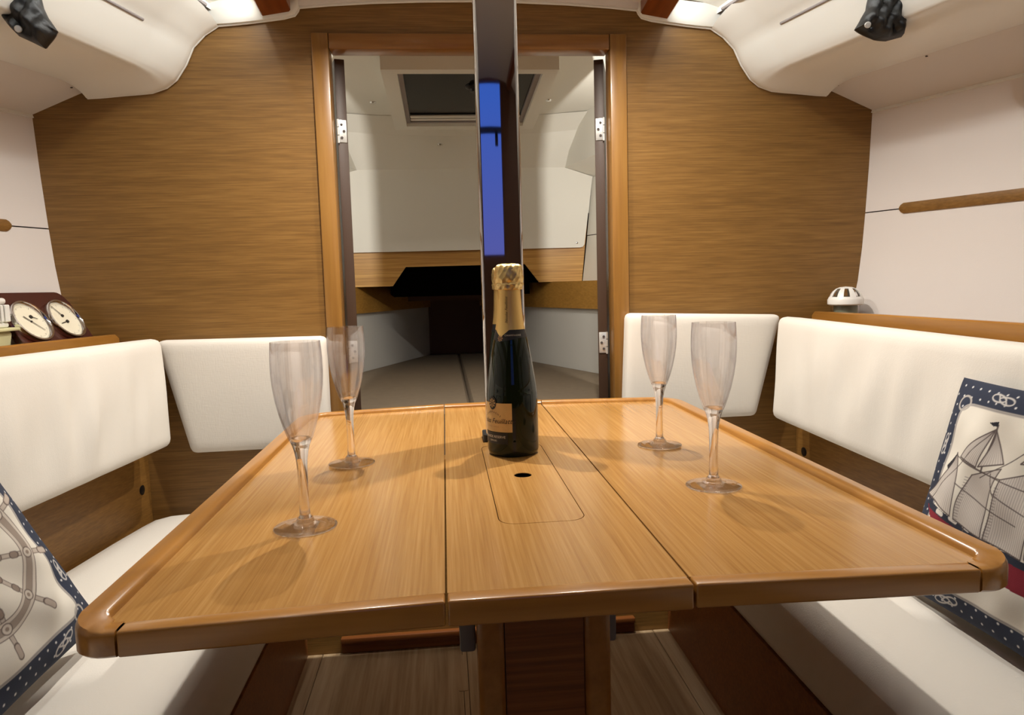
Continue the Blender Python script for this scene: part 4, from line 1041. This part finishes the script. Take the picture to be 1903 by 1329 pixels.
def finish_pillow(args, ccw_normal):
    mk, front, back, canvas, root, n = args
    # finer front so that the print stays crisp
    def up(arr, m):
        n0 = arr.shape[0]; t_ = np.linspace(0, n0-1, m); i0 = np.clip(t_.astype(int), 0, n0-2); f_ = (t_-i0)[:, None, None]
        r = arr[i0]*(1-f_)+arr[i0+1]*f_; f2 = (t_-i0)[None, :, None]; return r[:, i0]*(1-f2)+r[:, i0+1]*f2
    m = N
    fr = up(front, m); org = np.array(world_loc(root)); me = bpy.data.meshes.new('front_cover')
    i, j = np.meshgrid(np.arange(m-1), np.arange(m-1), indexing='ij'); a = i*m+j
    q = np.stack([a, a+1, a+m+1, a+m], -1).reshape(-1, 4)
    nv = m*m; me.vertices.add(nv); me.vertices.foreach_set('co', (fr-org).astype(np.float32).ravel())
    me.loops.add(q.size); me.loops.foreach_set('vertex_index', q.astype(np.int32).ravel())
    me.polygons.add(len(q)); me.polygons.foreach_set('loop_start', np.arange(0, q.size, 4, dtype=np.int32))
    me.update(calc_edges=True); me.validate(); me.shade_smooth()
    at = me.color_attributes.new('print', 'FLOAT_COLOR', 'POINT')
    at.data.foreach_set('color', np.concatenate([canvas.a.reshape(-1, 3), np.ones((nv, 1))], 1).astype(np.float32).ravel())
    me.materials.append(MT['print']); o = bpy.data.objects.new('front_cover', me); COL.objects.link(o); o.parent = root
    mk('back_cover', back, None, 'navyback', True)
MT['navyback'] = plain('navy_canvas', (42, 49, 68), 0.9, bump=0.2, bscale=500)
pr_ = pillow('ship_pillow', 'cream pillow with a sailing ship print and navy dotted border, leaning on the right backrest',
             [(0.690, 1.150, 0.445), (0.690, 0.715, 0.445), (0.765, 0.715, 0.825), (0.772, 1.118, 0.815)], (-0.98, 0, 0.20), 0.085, art_ship(), 3)
finish_pillow(pr_, True)
pw_ = pillow('wheel_pillow', "cream pillow with a ship's wheel print and navy dotted border, leaning on the left backrest",
             [(-0.690, 0.725, 0.445), (-0.672, 1.160, 0.470), (-0.795, 1.045, 0.845), (-0.800, 0.640, 0.800)], (0.98, 0, 0.25), 0.095, art_wheel(), 5)
finish_pillow(pw_, True)

# ================================================================== FORWARD CABIN
YW = 3.10
def cfz(y): return 1.715-0.030*(y-1.95)
wf = struct(empty('wall_bow', (0, YW, 0.6)))
mb = MB()
# white upper panel
MB().prism([(-0.62, 1.150), (0.500, 1.150)]+[(0.512, 1.153), (0.519, 1.162)]+[(0.560, 1.452), (0.438, 1.492), (-0.438, 1.492), (-0.62, 1.452)], [], 0, 0.012).xf(lambda v: Vector((v.x, YW-v.z, v.y))).build('liner_panel', 'fwdliner', wf, smooth=0)
MB().lathe([(0.0, 0.003), (0.0045, 0.002), (0.005, 0.0)], seg=14).xf(lambda v: Vector((0.487+v.x, YW-0.012-v.z, 1.17+v.y))).build('panel_screw', 'chrome', wf)
wood_poly = [(-0.64, 1.005), (-0.314, 1.005), (-0.256, 1.085), (0.257, 1.085), (0.318, 1.005), (0.508, 1.005), (0.54, 1.30), (-0.64, 1.30)]
MB().prism(wood_poly, [], 0, 0.014).xf(lambda v: Vector((v.x, YW+0.016-v.z, v.y))).build('wood_band', 'berthwood', wf, smooth=0)
MB().prism([(-0.64, 1.30), (0.70, 1.30), (0.70, 1.62), (-0.64, 1.62)], [], 0, 0.01).xf(lambda v: Vector((v.x, YW+0.02-v.z, v.y))).build('liner_back', 'fwdliner', wf, smooth=0)
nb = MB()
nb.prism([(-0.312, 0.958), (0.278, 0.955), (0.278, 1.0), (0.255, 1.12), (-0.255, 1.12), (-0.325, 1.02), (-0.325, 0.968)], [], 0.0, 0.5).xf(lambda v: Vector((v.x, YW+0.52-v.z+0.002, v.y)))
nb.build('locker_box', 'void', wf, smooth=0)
# berth sides: shelf fascia, lower side panels, mattress, foot board
ml = lambda y: -(0.500-0.387*(y-3.05)); mr = lambda y: 0.517-0.360*(y-2.73)
for nm, fx_ in (('left', ml), ('right', mr)):
    s = -1 if nm == 'left' else 1
    bs = struct(empty('wall_berth_'+nm, (s*0.5, 2.5, 0.6)))
    y0, y1 = YB+0.075, 3.95
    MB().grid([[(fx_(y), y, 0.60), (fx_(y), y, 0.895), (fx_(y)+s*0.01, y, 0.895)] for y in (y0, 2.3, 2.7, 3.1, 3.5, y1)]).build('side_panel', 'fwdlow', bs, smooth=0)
    MB().grid([[(fx_(y)-s*0.012, y, 0.892), (fx_(y)-s*0.012, y, 1.004), (fx_(y)+s*0.006, y, 1.004), (fx_(y)+s*0.006, y, 0.892)] for y in (y0, 2.3, 2.7, 3.1, 3.5, y1)], closed_u=True).build('shelf_fascia', 'berthwood_y', bs, smooth=0)
    hx = lambda y, z: ((0.51 if z < 1.16 else 0.53+(z-1.15)*0.1)+(YW-y)*0.45)
    MB().grid([[(fx_(y)+s*0.006, y, 0.998), (s*(hx(y, 1.0)), y, 0.998)] for y in (y0, 2.5, YW)]).build('shelf_board', 'berthwood', bs, smooth=0)
    MB().grid([[(s*(0.51+(YW-y)*0.47), y, 0.998), (s*(0.535+(YW-y)*0.47), y, 1.20)] for y in (y0, 2.5, YW)]).build('hull_panel', 'fwdliner', bs, smooth=0)
    MB().grid([[(s*(0.534+(YW-y)*0.47), y, 1.203), (s*(0.562+(YW-y)*0.47), y, 1.452)] for y in (y0, 2.5, YW)]).build('hull_panel', 'fwdliner', bs, smooth=0)
    MB().grid([[(s*(0.562+(YW-y)*0.47), y, 1.453), (s*(0.437+(YW-y)*0.36), y, 1.492+0.05*(YW-y))] for y in (y0, 2.5, YW)]).build('deck_soffit', 'fwdliner', bs, smooth=0)
    MB().grid([[(s*(0.437+(YW-y)*0.36), y, 1.492+0.05*(YW-y)), (s*(0.440+(YW-y)*0.34), y, cfz(min(y, 3.0))+0.004)] for y in (y0-0.03, 2.5, 2.9, YW)]).build('coachroof_side', 'fwdliner', bs, smooth=0)
# mattress in two halves
for (xa, xb, lab_) in ((None, -0.030, 'left half of the taupe berth mattress, seen through the doorway'), (-0.028, None, 'right half of the taupe berth mattress, seen through the doorway')):
    y0, y1 = YB+0.08, 3.86
    sec = []
    for y in (y0, 2.4, 2.9, 3.4, y1):
        a = ml(y)+0.004 if xa is None else xa; b_ = xb if xb is not None else mr(y)-0.004
        tp = 0.638
        sec.append([(a, y, 0.52), (a, y, tp-0.012), (a+0.010, y, tp), (b_-0.010, y, tp), (b_, y, tp-0.012), (b_, y, 0.52)])
    mm = MB().grid(sec, closed_u=True); mm.f.append(tuple(range(6))); mm.f.append(tuple(len(mm.v)-6+i for i in range(6)))
    o = mm.build('berth_mattress', 'mattress', None, smooth=50); rebase(o, ((-0.2 if xa is None else 0.2), 2.8, 0.52)); thing('berth_mattress', lab_, 'mattress', mesh=o)
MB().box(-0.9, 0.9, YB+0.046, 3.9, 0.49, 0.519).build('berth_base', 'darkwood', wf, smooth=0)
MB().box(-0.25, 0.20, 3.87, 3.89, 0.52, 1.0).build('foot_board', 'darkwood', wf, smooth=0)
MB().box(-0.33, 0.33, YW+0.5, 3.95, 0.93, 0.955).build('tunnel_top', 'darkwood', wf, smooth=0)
# forward ceiling with its hatch opening
cf = struct(empty('ceiling_berth', (0, 2.5, 1.7)))
def cfz(y): return 1.715-0.030*(y-1.95)
HX0, HX1, HY0, HY1 = -0.235, 0.245, 2.215, 2.86
rows = []
mb = MB()
ys = [YB+0.03, HY0, HY1, 3.0]
for (xa, xb, ya, yb) in ((-1.0, HX0, ys[0], 3.0), (HX1, 1.0, ys[0], 3.0), (HX0, HX1, ys[0], HY0), (HX0, HX1, HY1, 3.0)):
    mb.add([(xa, ya, cfz(ya)), (xb, ya, cfz(ya)), (xb, yb, cfz(yb)), (xa, yb, cfz(yb))], [(0, 1, 2, 3)])
mb.build('ceiling_panel', 'fwdliner', cf, smooth=0)
xs_ = [-0.75, -0.55, -0.35, 0, 0.35, 0.55, 0.75]
MB().grid([[(x, 3.0-0.10*(x/0.75)**2*2, cfz(3.0)+0.0) for x in xs_], [(x, 3.02-0.20*(x/0.75)**2, 1.672) for x in xs_], [(x, 3.06-0.16*(x/0.75)**2, 1.620+0.02*(x/0.75)**2) for x in xs_]]).build('ceiling_step', 'fwdliner', cf, smooth=60)
MB().grid([[(x, 3.06-0.16*(x/0.75)**2, 1.620+0.02*(x/0.75)**2) for x in xs_], [(x, 3.088, 1.492) for x in xs_]]).build('head_liner', 'fwdliner', cf, smooth=60)
hk = thing('roof_hatch', 'rectangular roof hatch with black glass and cream trim in the forward cabin ceiling', 'hatch', (0.005, 2.58, 1.66))
def hpr(x0, x1, y0, y1, ix0, ix1, iy0, iy1, z0, z1):
    return MB().prism([(x0, y0), (x1, y0), (x1, y1), (x0, y1)], [[(ix0, iy0), (ix1, iy0), (ix1, iy1), (ix0, iy1)]], z0, z1).xf(lambda v: Vector((v.x, v.y, v.z-0.055*(v.y-2.3))))
hpr(-0.262, 0.278, 2.225, 2.875, -0.215, 0.232, 2.262, 2.83, 1.640, 1.71).build('trim_frame', 'fwdliner', hk, smooth=0)
hpr(-0.2145, 0.2315, 2.263, 2.829, -0.200, 0.215, 2.277, 2.815, 1.652, 1.672).build('inner_frame', 'groove', hk, smooth=0)
MB().box(-0.199, 0.214, 2.278, 2.814, 1.66, 1.668, fn=lambda v: Vector((v.x, v.y, v.z-0.055*(v.y-2.3)))).build('glass_pane', 'hatchglass', hk, smooth=0)
for yy in (2.775, 2.740):
    MB().box(-0.198, 0.213, yy, yy+0.018, 1.650, 1.657, 0.003, fn=lambda v: Vector((v.x, v.y, v.z-0.055*(v.y-2.3)))).build('blind_rail', 'fwdliner', hk)
kb = MB().lathe([(0.0, -0.020), (0.014, -0.020), (0.016, -0.012), (0.030, -0.006), (0.030, 0.0)], 0.028, 2.44, 1.655, seg=24).build('round_knob', 'black', hk)  # round black knob under the glass pane
for p in ((-0.335, 2.78, 0), (0.325, 2.76, 0), (-0.09, 3.045, 1)):
    z = cfz(p[1]) if not p[2] else 1.585
    o = MB().lathe([(0.0, -0.006), (0.010, -0.005), (0.013, -0.001), (0.013, 0.001)], p[0], p[1], z, seg=18).build('snap_cap', 'chrome', cf)
